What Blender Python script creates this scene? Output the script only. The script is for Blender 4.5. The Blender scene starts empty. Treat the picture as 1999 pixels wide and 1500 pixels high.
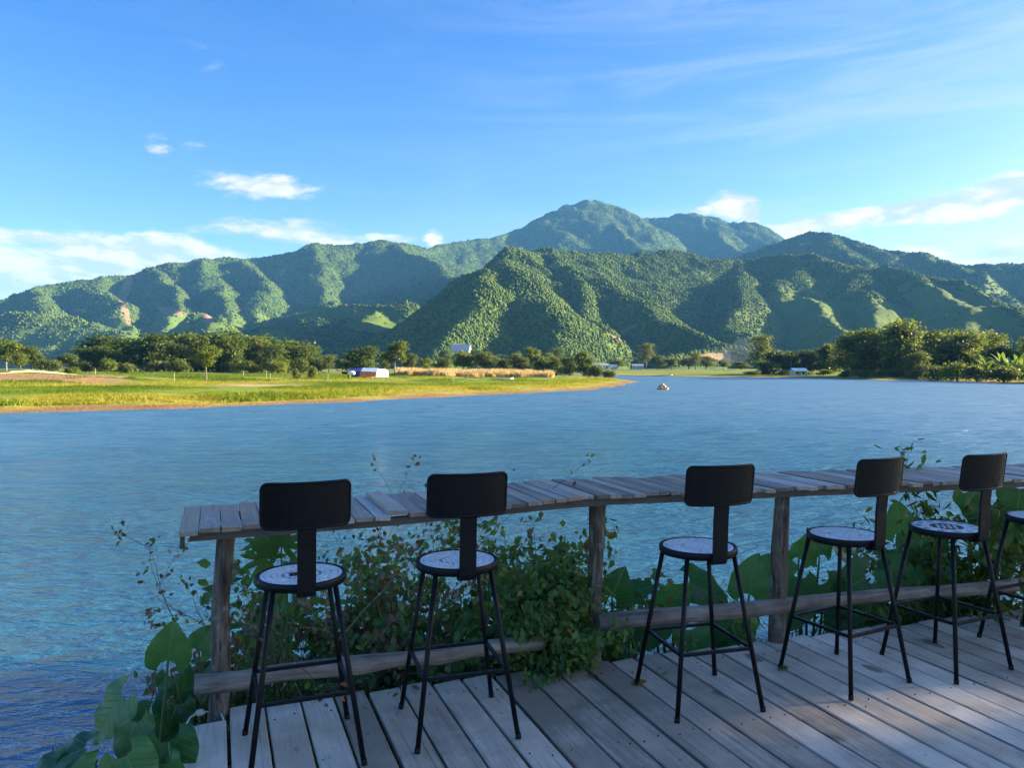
import bpy, math, random
import numpy as np
from mathutils import Vector, Matrix, Euler

# ------------------------------------------------------------------ camera, sky, sun, exposure
S = bpy.context.scene
COL = S.collection
R = math.radians
F_PX, EYE = 1500.0, 3.4                   # focal length in photo pixels; eye height above the river
PITCH = math.atan(30 / 1500)
DECK = 1.8                                # deck surface above the river
SUN_AZ, SUN_EL = R(78), R(15)            # clockwise from the view direction (+Y)

cam_data = bpy.data.cameras.new('camera')
cam_data.sensor_width = 36; cam_data.lens = 36 * F_PX / 1999
cam_data.clip_start = 0.05; cam_data.clip_end = 40000
cam = bpy.data.objects.new('camera', cam_data); COL.objects.link(cam)
cam.location = (0, 0, EYE); cam.rotation_euler = (math.pi / 2 - PITCH, 0, 0)
S.camera = cam

sun_data = bpy.data.lights.new('sun', 'SUN')
sun_data.energy = 5.0; sun_data.angle = R(0.55); sun_data.color = (1.0, 0.83, 0.58)
sun = bpy.data.objects.new('sun', sun_data); COL.objects.link(sun)
SUN_DIR = Vector((math.sin(SUN_AZ) * math.cos(SUN_EL), math.cos(SUN_AZ) * math.cos(SUN_EL), math.sin(SUN_EL)))
sun.rotation_euler = SUN_DIR.to_track_quat('Z', 'Y').to_euler()

world = bpy.data.worlds.new('World'); S.world = world; world.use_nodes = True
S.view_settings.view_transform = 'Standard'; S.view_settings.look = 'None'
S.view_settings.exposure = 2.58; S.view_settings.gamma = 1.0
S.view_settings.use_curve_mapping = False
S.cycles.max_bounces = 6; S.cycles.diffuse_bounces = 3; S.cycles.glossy_bounces = 3
S.cycles.transmission_bounces = 3; S.cycles.volume_bounces = 1; S.cycles.transparent_max_bounces = 8
S.cycles.use_denoising = True
S.cycles.sample_clamp_indirect = 6.0
S.cycles.caustics_reflective = False; S.cycles.caustics_refractive = False


class NT:
    """small helper to write node trees as expressions"""
    def __init__(self, tree): self.t = tree
    def n(self, kind, **kw):
        nd = self.t.nodes.new(kind)
        for k, v in kw.items(): setattr(nd, k, v)
        return nd
    def put(self, sock, v):
        if isinstance(v, bpy.types.NodeSocket): self.t.links.new(v, sock)
        elif v is not None: sock.default_value = v
    def m(self, op, a, b=None, c=None, clamp=False):
        nd = self.n('ShaderNodeMath', operation=op); nd.use_clamp = clamp
        self.put(nd.inputs[0], a); self.put(nd.inputs[1], b); self.put(nd.inputs[2], c)
        return nd.outputs[0]
    def mix(self, f, a, b, blend='MIX'):
        nd = self.n('ShaderNodeMix', data_type='RGBA', blend_type=blend)
        self.put(nd.inputs[0], f); self.put(nd.inputs[6], a); self.put(nd.inputs[7], b)
        return nd.outputs[2]
    def noise(self, vec, scale, detail=4.0, rough=0.55, dist=0.0):
        nd = self.n('ShaderNodeTexNoise')
        self.put(nd.inputs['Vector'], vec); self.put(nd.inputs['Scale'], scale)
        nd.inputs['Detail'].default_value = detail; nd.inputs['Roughness'].default_value = rough
        nd.inputs['Distortion'].default_value = dist
        return nd.outputs['Fac']
    def ramp(self, f, stops):
        nd = self.n('ShaderNodeValToRGB'); cr = nd.color_ramp
        while len(cr.elements) < len(stops): cr.elements.new(0.5)
        for e, (p, c) in zip(cr.elements, stops):
            e.position = p; e.color = (*c, 1) if len(c) == 3 else c
        self.put(nd.inputs[0], f)
        return nd.outputs[0]
    def range(self, v, a, b, c=0.0, d=1.0, smooth=True):
        nd = self.n('ShaderNodeMapRange'); nd.interpolation_type = 'SMOOTHSTEP' if smooth else 'LINEAR'
        self.put(nd.inputs[0], v)
        for i, q in enumerate((a, b, c, d)): self.put(nd.inputs[i + 1], q)
        return nd.outputs[0]
    def mapping(self, vec, scale=(1, 1, 1), rot=(0, 0, 0), loc=(0, 0, 0)):
        nd = self.n('ShaderNodeMapping'); self.put(nd.inputs[0], vec)
        nd.inputs[1].default_value = loc; nd.inputs[2].default_value = rot; nd.inputs[3].default_value = scale
        return nd.outputs[0]
    def vadd(self, a, b):
        nd = self.n('ShaderNodeVectorMath', operation='ADD'); self.put(nd.inputs[0], a); self.put(nd.inputs[1], b)
        return nd.outputs[0]


def build_world():
    t = world.node_tree; t.nodes.clear(); w = NT(t)
    out = w.n('ShaderNodeOutputWorld'); bg = w.n('ShaderNodeBackground')
    sky = w.n('ShaderNodeTexSky', sky_type='NISHITA')
    sky.sun_disc = False; sky.sun_elevation = SUN_EL; sky.sun_rotation = SUN_AZ
    sky.air_density = 1.0; sky.dust_density = 1.0; sky.ozone_density = 2.2; sky.altitude = 0
    hs = w.n('ShaderNodeHueSaturation'); hs.inputs['Saturation'].default_value = 1.42
    hs.inputs['Hue'].default_value = 0.521; hs.inputs['Value'].default_value = 1.0
    t.links.new(sky.outputs[0], hs.inputs['Color'])
    tc = w.n('ShaderNodeTexCoord'); sep = w.n('ShaderNodeSeparateXYZ'); t.links.new(tc.outputs['Generated'], sep.inputs[0])
    x, y, z = sep.outputs
    az = w.m('ARCTAN2', x, y)                        # radians, clockwise from +Y
    el = w.m('ARCSINE', z)
    # domain: azimuth and elevation, elevation stretched so that clouds lie flat
    cmb = w.n('ShaderNodeCombineXYZ'); w.put(cmb.inputs[0], az); w.put(cmb.inputs[1], w.m('MULTIPLY', el, 2.8))
    p = cmb.outputs[0]
    n1 = w.noise(p, 7.0, 8.0, 0.62, 0.2)
    n2 = w.noise(w.vadd(p, (0.012, 0.03, 0.0)), 7.0, 6.0, 0.62, 0.2)
    def blob(px, py, sx, sy, amp):
        a0 = math.atan((px - 999.5) / F_PX); e0 = math.atan((720 - py) / F_PX * math.cos(a0))
        da = w.m('DIVIDE', w.m('SUBTRACT', az, a0), sx / F_PX)
        de = w.m('DIVIDE', w.m('SUBTRACT', el, e0), sy / F_PX)
        q = w.m('ADD', w.m('MULTIPLY', da, da), w.m('MULTIPLY', de, de))
        return w.m('MULTIPLY', w.m('EXPONENT', w.m('MULTIPLY', q, -1.0)), amp)
    dens = None
    for b in [(270, 510, 190, 46, 1.35), (75, 468, 110, 18, .9), (60, 545, 240, 40, .85), (500, 362, 120, 24, .78), (340, 288, 60, 22, .42), (140, 500, 160, 30, .62),
              (390, 115, 60, 36, .24), (500, 450, 130, 30, .60), (650, 470, 90, 18, .66), (850, 465, 26, 24, .74), (1438, 405, 44, 30, 1.15), (1462, 425, 30, 36, 1.1),
              (1375, 412, 24, 9, .66), (1530, 452, 70, 26, 1.05), (1600, 436, 85, 25, 1.1), (1690, 422, 95, 21, 1.1), (1780, 413, 95, 19, 1.15), (1870, 407, 90, 20, 1.15), (1940, 390, 70, 21, 1.15), (2000, 368, 70, 23, 1.15),
              (1955, 500, 95, 30, .95), (1850, 490, 36, 14, .6), (1780, 485, 80, 14, .5), (760, 468, 60, 12, .66), (2200, 470, 220, 40, .8), (-300, 500, 250, 50, .8)]:
        q = blob(*b); dens = q if dens is None else w.m('MAXIMUM', dens, q)
    # far round the rest of the sky: the same scattered low cloud
    wide = w.m('MULTIPLY', w.range(w.m('ABSOLUTE', az), 0.85, 1.3), w.m('MULTIPLY', w.range(el, 0.02, 0.08), w.range(el, 0.16, 0.32, 1.0, 0.0)))
    dens = w.m('MAXIMUM', dens, w.m('MULTIPLY', wide, 0.5))
    d1 = w.range(w.m('ADD', w.m('MULTIPLY', w.m('SUBTRACT', n1, 0.5), 2.4), w.m('SUBTRACT', dens, 0.25)), 0.0, 0.38)
    d1 = w.m('MULTIPLY', d1, w.range(dens, 0.10, 0.30))
    # thin high cirrus, long streaks rising to the right
    ci = w.noise(w.mapping(p, (1.0, 2.6, 1), (0, 0, R(-24))), 2.6, 7.0, 0.62, 0.9)
    ciz = w.m('MULTIPLY', w.range(az, -0.25, 0.55, 0.10, 1.0), w.range(el, 0.03, 0.2))
    cirrus = w.m('MULTIPLY', w.range(ci, 0.40, 0.72), w.m('MULTIPLY', ciz, 0.42))
    shade = w.range(w.m('SUBTRACT', n1, n2), -0.07, 0.09)
    ccol = w.mix(shade, (2.5, 2.75, 3.1, 1), (4.4, 3.9, 3.4, 1))
    c0 = w.mix(cirrus, hs.outputs[0], (2.7, 3.0, 3.3, 1))
    c1 = w.mix(w.m('MULTIPLY', d1, 0.9), c0, ccol)
    t.links.new(c1, bg.inputs[0]); bg.inputs[1].default_value = 0.05
    t.links.new(bg.outputs[0], out.inputs[0])
build_world()


# ------------------------------------------------------------------ helpers
def ray(px, py):
    dx, dz = (px - 999.5) / F_PX, (750 - py) / F_PX
    return Vector((dx, math.cos(PITCH) + dz * math.sin(PITCH), -math.sin(PITCH) + dz * math.cos(PITCH)))
def on_plane(px, py, z):
    d = ray(px, py); t = (z - EYE) / d.z
    return Vector((d.x * t, d.y * t, z))
def at(px, py, depth):
    d = ray(px, py); t = depth / d.y
    return Vector((d.x * t, depth, EYE + d.z * t))

def tag(o, label=None, cat=None, group=None, kind=None):
    if label: o['label'] = label
    if cat: o['category'] = cat
    if group: o['group'] = group
    if kind: o['kind'] = kind
    return o
def empty(name, loc=(0, 0, 0), rz=0.0):
    o = bpy.data.objects.new(name, None); COL.objects.link(o); o.empty_display_size = 0.1
    o.location = loc; o.rotation_euler = (0, 0, rz)
    return o
def link(name, me, parent=None):
    o = bpy.data.objects.new(name, me); COL.objects.link(o)
    if parent: o.parent = parent
    return o
def copy_tree(o, parent=None):
    c = o.copy(); COL.objects.link(c); c.parent = parent
    for ch in list(o.children): copy_tree(ch, c)
    return c
def np_mesh(name, verts, faces, mat=None, smooth=False):
    """verts (n,3) array, faces (m,k) array of equal-size polygons"""
    verts = np.asarray(verts, np.float32); faces = np.asarray(faces, np.int32)
    me = bpy.data.meshes.new(name)
    me.vertices.add(len(verts)); me.vertices.foreach_set('co', verts.ravel())
    k = faces.shape[1]
    me.loops.add(faces.size); me.loops.foreach_set('vertex_index', faces.ravel())
    me.polygons.add(len(faces))
    me.polygons.foreach_set('loop_start', np.arange(0, faces.size, k, dtype=np.int32))
    me.polygons.foreach_set('loop_total', np.full(len(faces), k, np.int32))
    if smooth: me.polygons.foreach_set('use_smooth', np.ones(len(faces), bool))
    me.update(calc_edges=True)
    if mat: me.materials.append(mat)
    return me


class MB:
    """collects simple shapes into one mesh"""
    def __init__(self): self.v = []; self.f = []
    def add(self, vs, fs):
        k = len(self.v); self.v += [tuple(v) for v in vs]; self.f += [tuple(i + k for i in f) for f in fs]
        return self
    def box(self, c, s, rz=0.0, M=None):
        x, y, z = s[0] / 2, s[1] / 2, s[2] / 2
        vs = [Vector((a * x, b * y, d * z)) for d in (-1, 1) for a, b in ((-1, -1), (1, -1), (1, 1), (-1, 1))]
        rot = M or Matrix.Rotation(rz, 3, 'Z')
        return self.add([rot @ v + Vector(c) for v in vs], [(3, 2, 1, 0), (4, 5, 6, 7), (0, 1, 5, 4), (1, 2, 6, 5), (2, 3, 7, 6), (3, 0, 4, 7)])
    def tube(self, path, rad, n=8, cap=True, square=False, jitter=0.0, rnd=None):
        path = [Vector(p) for p in path]
        if not isinstance(rad, (list, tuple)): rad = [rad] * len(path)
        k = len(self.v); up = None
        for i, p in enumerate(path):
            d = (path[min(i + 1, len(path) - 1)] - path[max(i - 1, 0)]).normalized()
            if up is None:
                up = Vector((0, 0, 1)) if abs(d.z) < 0.9 else Vector((0, 1, 0))
            a = d.cross(up).normalized(); up = a.cross(d).normalized()
            for j in range(n):
                t = 2 * math.pi * (j + (0.5 if square else 0)) / n
                r = rad[i] * (1 + (rnd.uniform(-jitter, jitter) if rnd else 0))
                self.v.append(tuple(p + (a * math.cos(t) + up * math.sin(t)) * r))
        for i in range(len(path) - 1):
            for j in range(n):
                a, b = k + i * n + j, k + i * n + (j + 1) % n
                self.f.append((a, b, b + n, a + n))
        if cap:
            self.f.append(tuple(k + j for j in reversed(range(n))))
            e = k + (len(path) - 1) * n
            self.f.append(tuple(e + j for j in range(n)))
        return self
    def build(self, name, mat, parent=None, smooth=False, kind=None):
        me = bpy.data.meshes.new(name); me.from_pydata(self.v, [], self.f); me.update()
        if smooth:
            me.polygons.foreach_set('use_smooth', [len(p.vertices) <= 4 for p in me.polygons])
        if mat: me.materials.append(mat)
        o = link(name, me, parent)
        if kind: o['kind'] = kind
        return o


# gradient noise in numpy
_pr = np.random.RandomState(7); _perm = _pr.permutation(512).astype(np.int64); _perm = np.concatenate([_perm, _perm])
_grad = np.stack([np.cos(np.arange(512) * 2.399963), np.sin(np.arange(512) * 2.399963)], 1)
def gnoise(x, y):
    xi = np.floor(x).astype(np.int64); yi = np.floor(y).astype(np.int64); xf = x - xi; yf = y - yi
    u = xf * xf * xf * (xf * (xf * 6 - 15) + 10); v = yf * yf * yf * (yf * (yf * 6 - 15) + 10)
    def g(ix, iy, dx, dy):
        h = _perm[(_perm[ix & 511] + iy) & 511]; q = _grad[h]
        return q[..., 0] * dx + q[..., 1] * dy
    a = g(xi, yi, xf, yf); b = g(xi + 1, yi, xf - 1, yf); c = g(xi, yi + 1, xf, yf - 1); d = g(xi + 1, yi + 1, xf - 1, yf - 1)
    return (a + (b - a) * u) + ((c + (d - c) * u) - (a + (b - a) * u)) * v
def fbm(x, y, oct=4, gain=0.5, ridged=False):
    s = 0; amp = 1.0
    for o in range(oct):
        n = gnoise(x + 17.3 * o, y - 9.1 * o) * 1.5
        s = s + amp * ((1 - np.abs(n) * 2) if ridged else n); amp *= gain; x = x * 2.03; y = y * 2.03
    return s


# ------------------------------------------------------------------ materials
def mat(name, build):
    m = bpy.data.materials.new(name); m.use_nodes = True; t = m.node_tree; t.nodes.clear()
    w = NT(t); out = w.n('ShaderNodeOutputMaterial'); t.links.new(build(w), out.inputs[0])
    return m
def principled(w, color, rough=0.6, spec=0.5, metal=0.0, bump=None, bstr=0.3, bdist=0.02, **kw):
    b = w.n('ShaderNodeBsdfPrincipled')
    w.put(b.inputs['Base Color'], color if isinstance(color, bpy.types.NodeSocket) else (*color[:3], 1))
    w.put(b.inputs['Roughness'], rough); w.put(b.inputs['Specular IOR Level'], spec); w.put(b.inputs['Metallic'], metal)
    for k, v in kw.items(): w.put(b.inputs[k], v)
    if bump is not None:
        bn = w.n('ShaderNodeBump'); w.put(bn.inputs['Strength'], bstr); w.put(bn.inputs['Distance'], bdist)
        w.put(bn.inputs['Height'], bump); w.t.links.new(bn.outputs[0], b.inputs['Normal'])
    return b.outputs[0]
def gpos(w): return w.n('ShaderNodeNewGeometry').outputs['Position']
def opos(w): return w.n('ShaderNodeTexCoord').outputs['Object']
def orand(w): return w.n('ShaderNodeObjectInfo').outputs['Random']
def island(w): return w.n('ShaderNodeNewGeometry').outputs['Random Per Island']

def leaf_mat(name, a, b, c=None, trans=0.35, rough=0.55, spec=0.3, nscale=1.5):
    """foliage: hue varies leaf by leaf and clump by clump; thin leaves let light through"""
    def f(w):
        n = w.noise(opos(w), nscale, 2.0)
        v = w.m('ADD', w.m('MULTIPLY', island(w), 0.55), w.m('ADD', w.m('MULTIPLY', n, 0.45), w.m('MULTIPLY', orand(w), 0.22)))
        col = w.ramp(v, [(0.25, a), (0.62, b), (0.98, c or b)])
        s1 = principled(w, col, rough, spec)
        tr = w.n('ShaderNodeBsdfTranslucent'); w.put(tr.inputs[0], w.mix(0.5, col, (0.30, 0.36, 0.02, 1)))
        mx = w.n('ShaderNodeMixShader'); mx.inputs[0].default_value = trans
        w.t.links.new(s1, mx.inputs[1]); w.t.links.new(tr.outputs[0], mx.inputs[2])
        return mx.outputs[0]
    return mat(name, f)

def wood_mat(name, a, b, c, axis_rot=0.0, grain=(38, 1.6, 20), rough=0.75, bstr=0.35, warm=None):
    def f(w):
        r = orand(w); off = w.n('ShaderNodeCombineXYZ'); w.put(off.inputs[0], w.m('MULTIPLY', r, 37.0)); w.put(off.inputs[1], w.m('MULTIPLY', r, 91.0))
        p = w.vadd(w.mapping(gpos(w), (1, 1, 1), (0, 0, axis_rot)), off.outputs[0])
        g = w.noise(w.mapping(p, grain), 1.0, 6.0, 0.62, 0.9)
        blot = w.noise(p, 4.2, 7.0, 0.66)
        fine = w.noise(w.mapping(p, tuple(q * 4 for q in grain)), 1.0, 3.0, 0.6)
        v = w.m('ADD', w.m('MULTIPLY', g, 0.42), w.m('ADD', w.m('MULTIPLY', blot, 0.55), w.m('MULTIPLY', w.m('SUBTRACT', r, 0.5), 0.42)))
        col = w.ramp(v, [(0.30, a), (0.50, b), (0.70, c)])
        if warm:
            col = w.mix(w.range(w.noise(w.vadd(p, (7, 3, 1)), 1.9, 4.0), 0.44, 0.72, 0.0, 0.85), col, warm)
        # weather: checks along the grain, grey dirt, knots and small dark spots
        check = w.range(w.noise(w.mapping(w.vadd(p, (1, 5, 0)), (grain[0] * 2.6, grain[1] * 0.55, grain[2])), 1.0, 2.0, 0.5, 0.4), 0.63, 0.70)
        col = w.mix(w.m('MULTIPLY', check, 0.55), col, (0.07, 0.055, 0.045, 1))
        dirt = w.range(w.noise(w.vadd(p, (3, 9, 2)), 2.6, 7.0, 0.7), 0.50, 0.74)
        col = w.mix(w.m('MULTIPLY', dirt, 0.42), col, (0.16, 0.13, 0.105, 1))
        spot = w.range(w.noise(w.mapping(w.vadd(p, (8, 2, 5)), (1.0, 0.5, 1.0)), 34.0, 2.0, 0.5), 0.70, 0.76)
        knot = w.range(w.noise(w.mapping(w.vadd(p, (2, 6, 1)), (1.0, 0.35, 1.0)), 9.0, 1.0, 0.4), 0.72, 0.79)
        col = w.mix(w.m('MULTIPLY', w.m('MAXIMUM', spot, knot), 0.7), col, (0.05, 0.04, 0.034, 1))
        h = w.m('SUBTRACT', w.m('ADD', g, w.m('MULTIPLY', fine, 0.4)), w.m('MULTIPLY', check, 0.8))
        return principled(w, col, w.range(blot, 0.3, 0.7, rough - 0.12, rough + 0.16), 0.35, bump=h, bstr=bstr, bdist=0.006)
    return mat(name, f)

DECK_ROT = R(21.1)
M = {}
M['deck'] = wood_mat('deck_wood', (0.30, 0.24, 0.18), (0.60, 0.50, 0.395), (0.80, 0.68, 0.55), -DECK_ROT, grain=(42, 2.2, 20), rough=0.56, bstr=0.4, warm=(0.50, 0.385, 0.28, 1))
M['counter'] = wood_mat('counter_wood', (0.15, 0.12, 0.095), (0.32, 0.27, 0.225), (0.54, 0.49, 0.44), -DECK_ROT, grain=(60, 4, 30), rough=0.55, bstr=0.5, warm=(0.42, 0.27, 0.15, 1))
def log_f(w):
    p = opos(w); g = w.noise(w.mapping(p, (30, 30, 4)), 1.0, 5.0, 0.65, 0.5); b = w.noise(p, 7.0, 4.0)
    col = w.ramp(w.m('ADD', w.m('MULTIPLY', g, 0.6), w.m('MULTIPLY', b, 0.4)), [(0.36, (0.05, 0.036, 0.026)), (0.5, (0.17, 0.13, 0.10)), (0.66, (0.38, 0.32, 0.27))])
    lich = w.range(w.noise(w.vadd(p, (4, 4, 4)), 9.0, 4.0), 0.60, 0.68)
    col = w.mix(w.m('MULTIPLY', lich, 0.6), col, (0.30, 0.31, 0.29, 1))
    crk = w.range(w.noise(w.mapping(p, (46, 46, 5)), 1.0, 3.0, 0.6, 0.8), 0.58, 0.68)
    col = w.mix(w.m('MULTIPLY', crk, 0.7), col, (0.035, 0.026, 0.02, 1))
    return principled(w, col, 0.85, 0.25, bump=w.m('SUBTRACT', w.m('ADD', g, w.m('MULTIPLY', b, 0.8)), w.m('MULTIPLY', crk, 0.6)), bstr=1.0, bdist=0.02)
M['log'] = mat('bark_log', log_f)
def rail_f(w):
    p = gpos(w); r = w.mapping(p, (1, 1, 1), (0, 0, -R(17.5)))
    g = w.noise(w.mapping(r, (3, 40, 40)), 1.0, 5.0, 0.6, 0.4); b = w.noise(p, 6.0, 4.0)
    col = w.ramp(w.m('ADD', w.m('MULTIPLY', g, 0.55), w.m('MULTIPLY', b, 0.45)), [(0.34, (0.09, 0.068, 0.052)), (0.5, (0.25, 0.20, 0.165)), (0.68, (0.44, 0.38, 0.33))])
    return principled(w, col, 0.75, 0.3, bump=g, bstr=0.6, bdist=0.008)
M['rail'] = mat('peeled_log', rail_f)
def metal_f(w):
    n = w.noise(opos(w), 30, 4.0)
    return principled(w, w.ramp(n, [(0.3, (0.0022, 0.0026, 0.0045)), (0.7, (0.004, 0.005, 0.008))]), w.range(n, 0.3, 0.7, 0.42, 0.6), 0.26, bump=w.noise(opos(w), 160, 2.0), bstr=0.08, bdist=0.002)
M['metal'] = mat('black_painted_steel', metal_f)
M['rubber'] = mat('rubber_foot', lambda w: principled(w, (0.012, 0.012, 0.014), 0.8, 0.3))
M['grout'] = mat('mosaic_grout', lambda w: principled(w, (0.24, 0.32, 0.38), 0.3, 0.8))
def tile_f(a, b):
    return lambda w: principled(w, w.ramp(island(w), [(0.0, a), (1.0, b)]), 0.14, 1.0)
M['tile_white'] = mat('glazed_white_tile', tile_f((0.78, 0.83, 0.84), (0.90, 0.92, 0.92)))
M['tile_blue'] = mat('glazed_blue_tile', tile_f((0.10, 0.17, 0.42), (0.35, 0.45, 0.68)))
M['tile_dark'] = mat('glazed_dark_tile', tile_f((0.012, 0.010, 0.018), (0.14, 0.018, 0.03)))
M['cable'] = mat('white_plastic', lambda w: principled(w, (0.62, 0.60, 0.56), 0.45, 0.5))
M['nail'] = mat('nail_iron', lambda w: principled(w, (0.02, 0.016, 0.014), 0.7, 0.4))
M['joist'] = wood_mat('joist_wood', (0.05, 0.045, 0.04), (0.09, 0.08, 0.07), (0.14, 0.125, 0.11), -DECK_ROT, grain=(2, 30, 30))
M['bark'] = mat('tree_bark', lambda w: principled(w, w.ramp(w.noise(opos(w), 4.0, 4.0), [(0.35, (0.045, 0.036, 0.028)), (0.7, (0.15, 0.125, 0.10))]), 0.9, 0.2))
M['palebark'] = mat('pale_bark', lambda w: principled(w, w.ramp(w.noise(opos(w), 3.0, 4.0), [(0.35, (0.14, 0.12, 0.095)), (0.7, (0.32, 0.28, 0.23))]), 0.9, 0.2))
M['twig'] = mat('dry_twig', lambda w: principled(w, w.ramp(island(w), [(0.0, (0.08, 0.05, 0.036)), (0.6, (0.20, 0.135, 0.09)), (1.0, (0.40, 0.33, 0.19))]), 0.85, 0.2))
M['stem'] = mat('green_stem', lambda w: principled(w, w.ramp(island(w), [(0.0, (0.05, 0.10, 0.03)), (1.0, (0.10, 0.17, 0.06))]), 0.5, 0.4))
M['bamboo_leaf'] = leaf_mat('bamboo_foliage', (0.024, 0.055, 0.010), (0.07, 0.115, 0.018), (0.17, 0.20, 0.03), nscale=0.35)
M['dark_leaf'] = leaf_mat('dark_foliage', (0.016, 0.042, 0.010), (0.045, 0.088, 0.016), (0.11, 0.16, 0.028), nscale=0.35)
M['light_leaf'] = leaf_mat('light_foliage', (0.05, 0.085, 0.012), (0.10, 0.14, 0.018), (0.19, 0.21, 0.035), trans=0.4, nscale=0.35)
M['hazel_leaf'] = leaf_mat('olive_foliage', (0.032, 0.058, 0.014), (0.075, 0.105, 0.024), (0.14, 0.15, 0.04), nscale=0.35)
M['shrub_leaf'] = leaf_mat('shrub_foliage', (0.035, 0.105, 0.03), (0.09, 0.20, 0.05), (0.20, 0.30, 0.08), trans=0.35, spec=0.45, nscale=3)
M['brown_leaf'] = leaf_mat('withered_foliage', (0.08, 0.036, 0.026), (0.20, 0.10, 0.065), (0.36, 0.25, 0.15), trans=0.2, nscale=3)
M['yellow_leaf'] = leaf_mat('yellowing_foliage', (0.16, 0.14, 0.02), (0.30, 0.23, 0.03), (0.40, 0.25, 0.04), trans=0.3, nscale=3)
def taro_f(w):
    uv = w.n('ShaderNodeAttribute', attribute_name='leafuv').outputs['Vector']
    sp = w.n('ShaderNodeSeparateXYZ'); w.put(sp.inputs[0], uv)
    u, v = sp.outputs[0], sp.outputs[1]
    au = w.m('ABSOLUTE', u)
    vein = w.m('FRACT', w.m('MULTIPLY', w.m('SUBTRACT', v, w.m('MULTIPLY', au, 0.75)), 6.5))
    side = w.range(w.m('ABSOLUTE', w.m('SUBTRACT', vein, 0.5)), 0.0, 0.10, 1.0, 0.0)
    mid = w.range(au, 0.008, 0.028, 1.0, 0.0)
    vn = w.m('MAXIMUM', mid, w.m('MULTIPLY', side, 0.55))
    n = w.noise(opos(w), 9, 4.0)
    col = w.ramp(w.m('ADD', w.m('MULTIPLY', n, 0.6), w.m('MULTIPLY', orand(w), 0.6)), [(0.2, (0.018, 0.085, 0.022)), (0.6, (0.05, 0.165, 0.042)), (0.95, (0.14, 0.29, 0.075))])
    col = w.mix(w.m('MULTIPLY', vn, 0.8), col, (0.20, 0.30, 0.13, 1))
    wilt = w.m('MULTIPLY', w.range(w.m('ADD', w.m('MULTIPLY', n, 0.5), sp.outputs[2]), 1.17, 1.32), 0.85)
    col = w.mix(wilt, col, (0.16, 0.085, 0.03, 1))
    s1 = principled(w, col, 0.36, 0.55, bump=w.m('SUBTRACT', 1.0, vn), bstr=0.6, bdist=0.006)
    tr = w.n('ShaderNodeBsdfTranslucent'); w.put(tr.inputs[0], w.mix(0.5, col, (0.12, 0.32, 0.02, 1)))
    mx = w.n('ShaderNodeMixShader'); mx.inputs[0].default_value = 0.33
    w.t.links.new(s1, mx.inputs[1]); w.t.links.new(tr.outputs[0], mx.inputs[2])
    return mx.outputs[0]
M['taro'] = mat('elephant_ear_leaf', taro_f)
def plain(name, col, rough=0.7, var=0.25, scale=2.0):
    return mat(name, lambda w: principled(w, w.mix(w.range(w.noise(opos(w), scale, 4.0), 0.3, 0.7), tuple(c * (1 - var) for c in col) + (1,), tuple(min(1, c * (1 + var)) for c in col) + (1,)), rough, 0.35))
M['tarp_white'] = plain('white_tarp', (0.72, 0.70, 0.66), 0.5, 0.12)
M['tarp_blue'] = plain('blue_tarp', (0.035, 0.05, 0.19), 0.45)
M['tarp_lightblue'] = plain('light_blue_tarp', (0.30, 0.42, 0.62), 0.45)
M['tarp_orange'] = plain('orange_tarp', (0.75, 0.20, 0.05), 0.5)
M['dark'] = plain('dark_part_and_shade', (0.012, 0.011, 0.015), 0.8)  # dark pump parts, and the shade painted in the shelter mouth
M['white_wall'] = plain('white_render', (0.46, 0.46, 0.44), 0.7, 0.12, 0.5)
M['roof_pale'] = plain('pale_sheet_roof', (0.34, 0.38, 0.42), 0.4, 0.1, 0.5)
M['roof_blue'] = plain('blue_sheet_roof', (0.10, 0.25, 0.42), 0.4, 0.15, 0.5)
M['thatch'] = plain('thatch_brown', (0.20, 0.095, 0.05), 0.9, 0.4, 3)
M['boat'] = plain('boat_wood', (0.55, 0.30, 0.10), 0.6, 0.2)
M['pole'] = plain('bamboo_pole', (0.42, 0.36, 0.24), 0.6, 0.2)
M['window'] = plain('window_glass', (0.03, 0.05, 0.07), 0.15)

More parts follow.
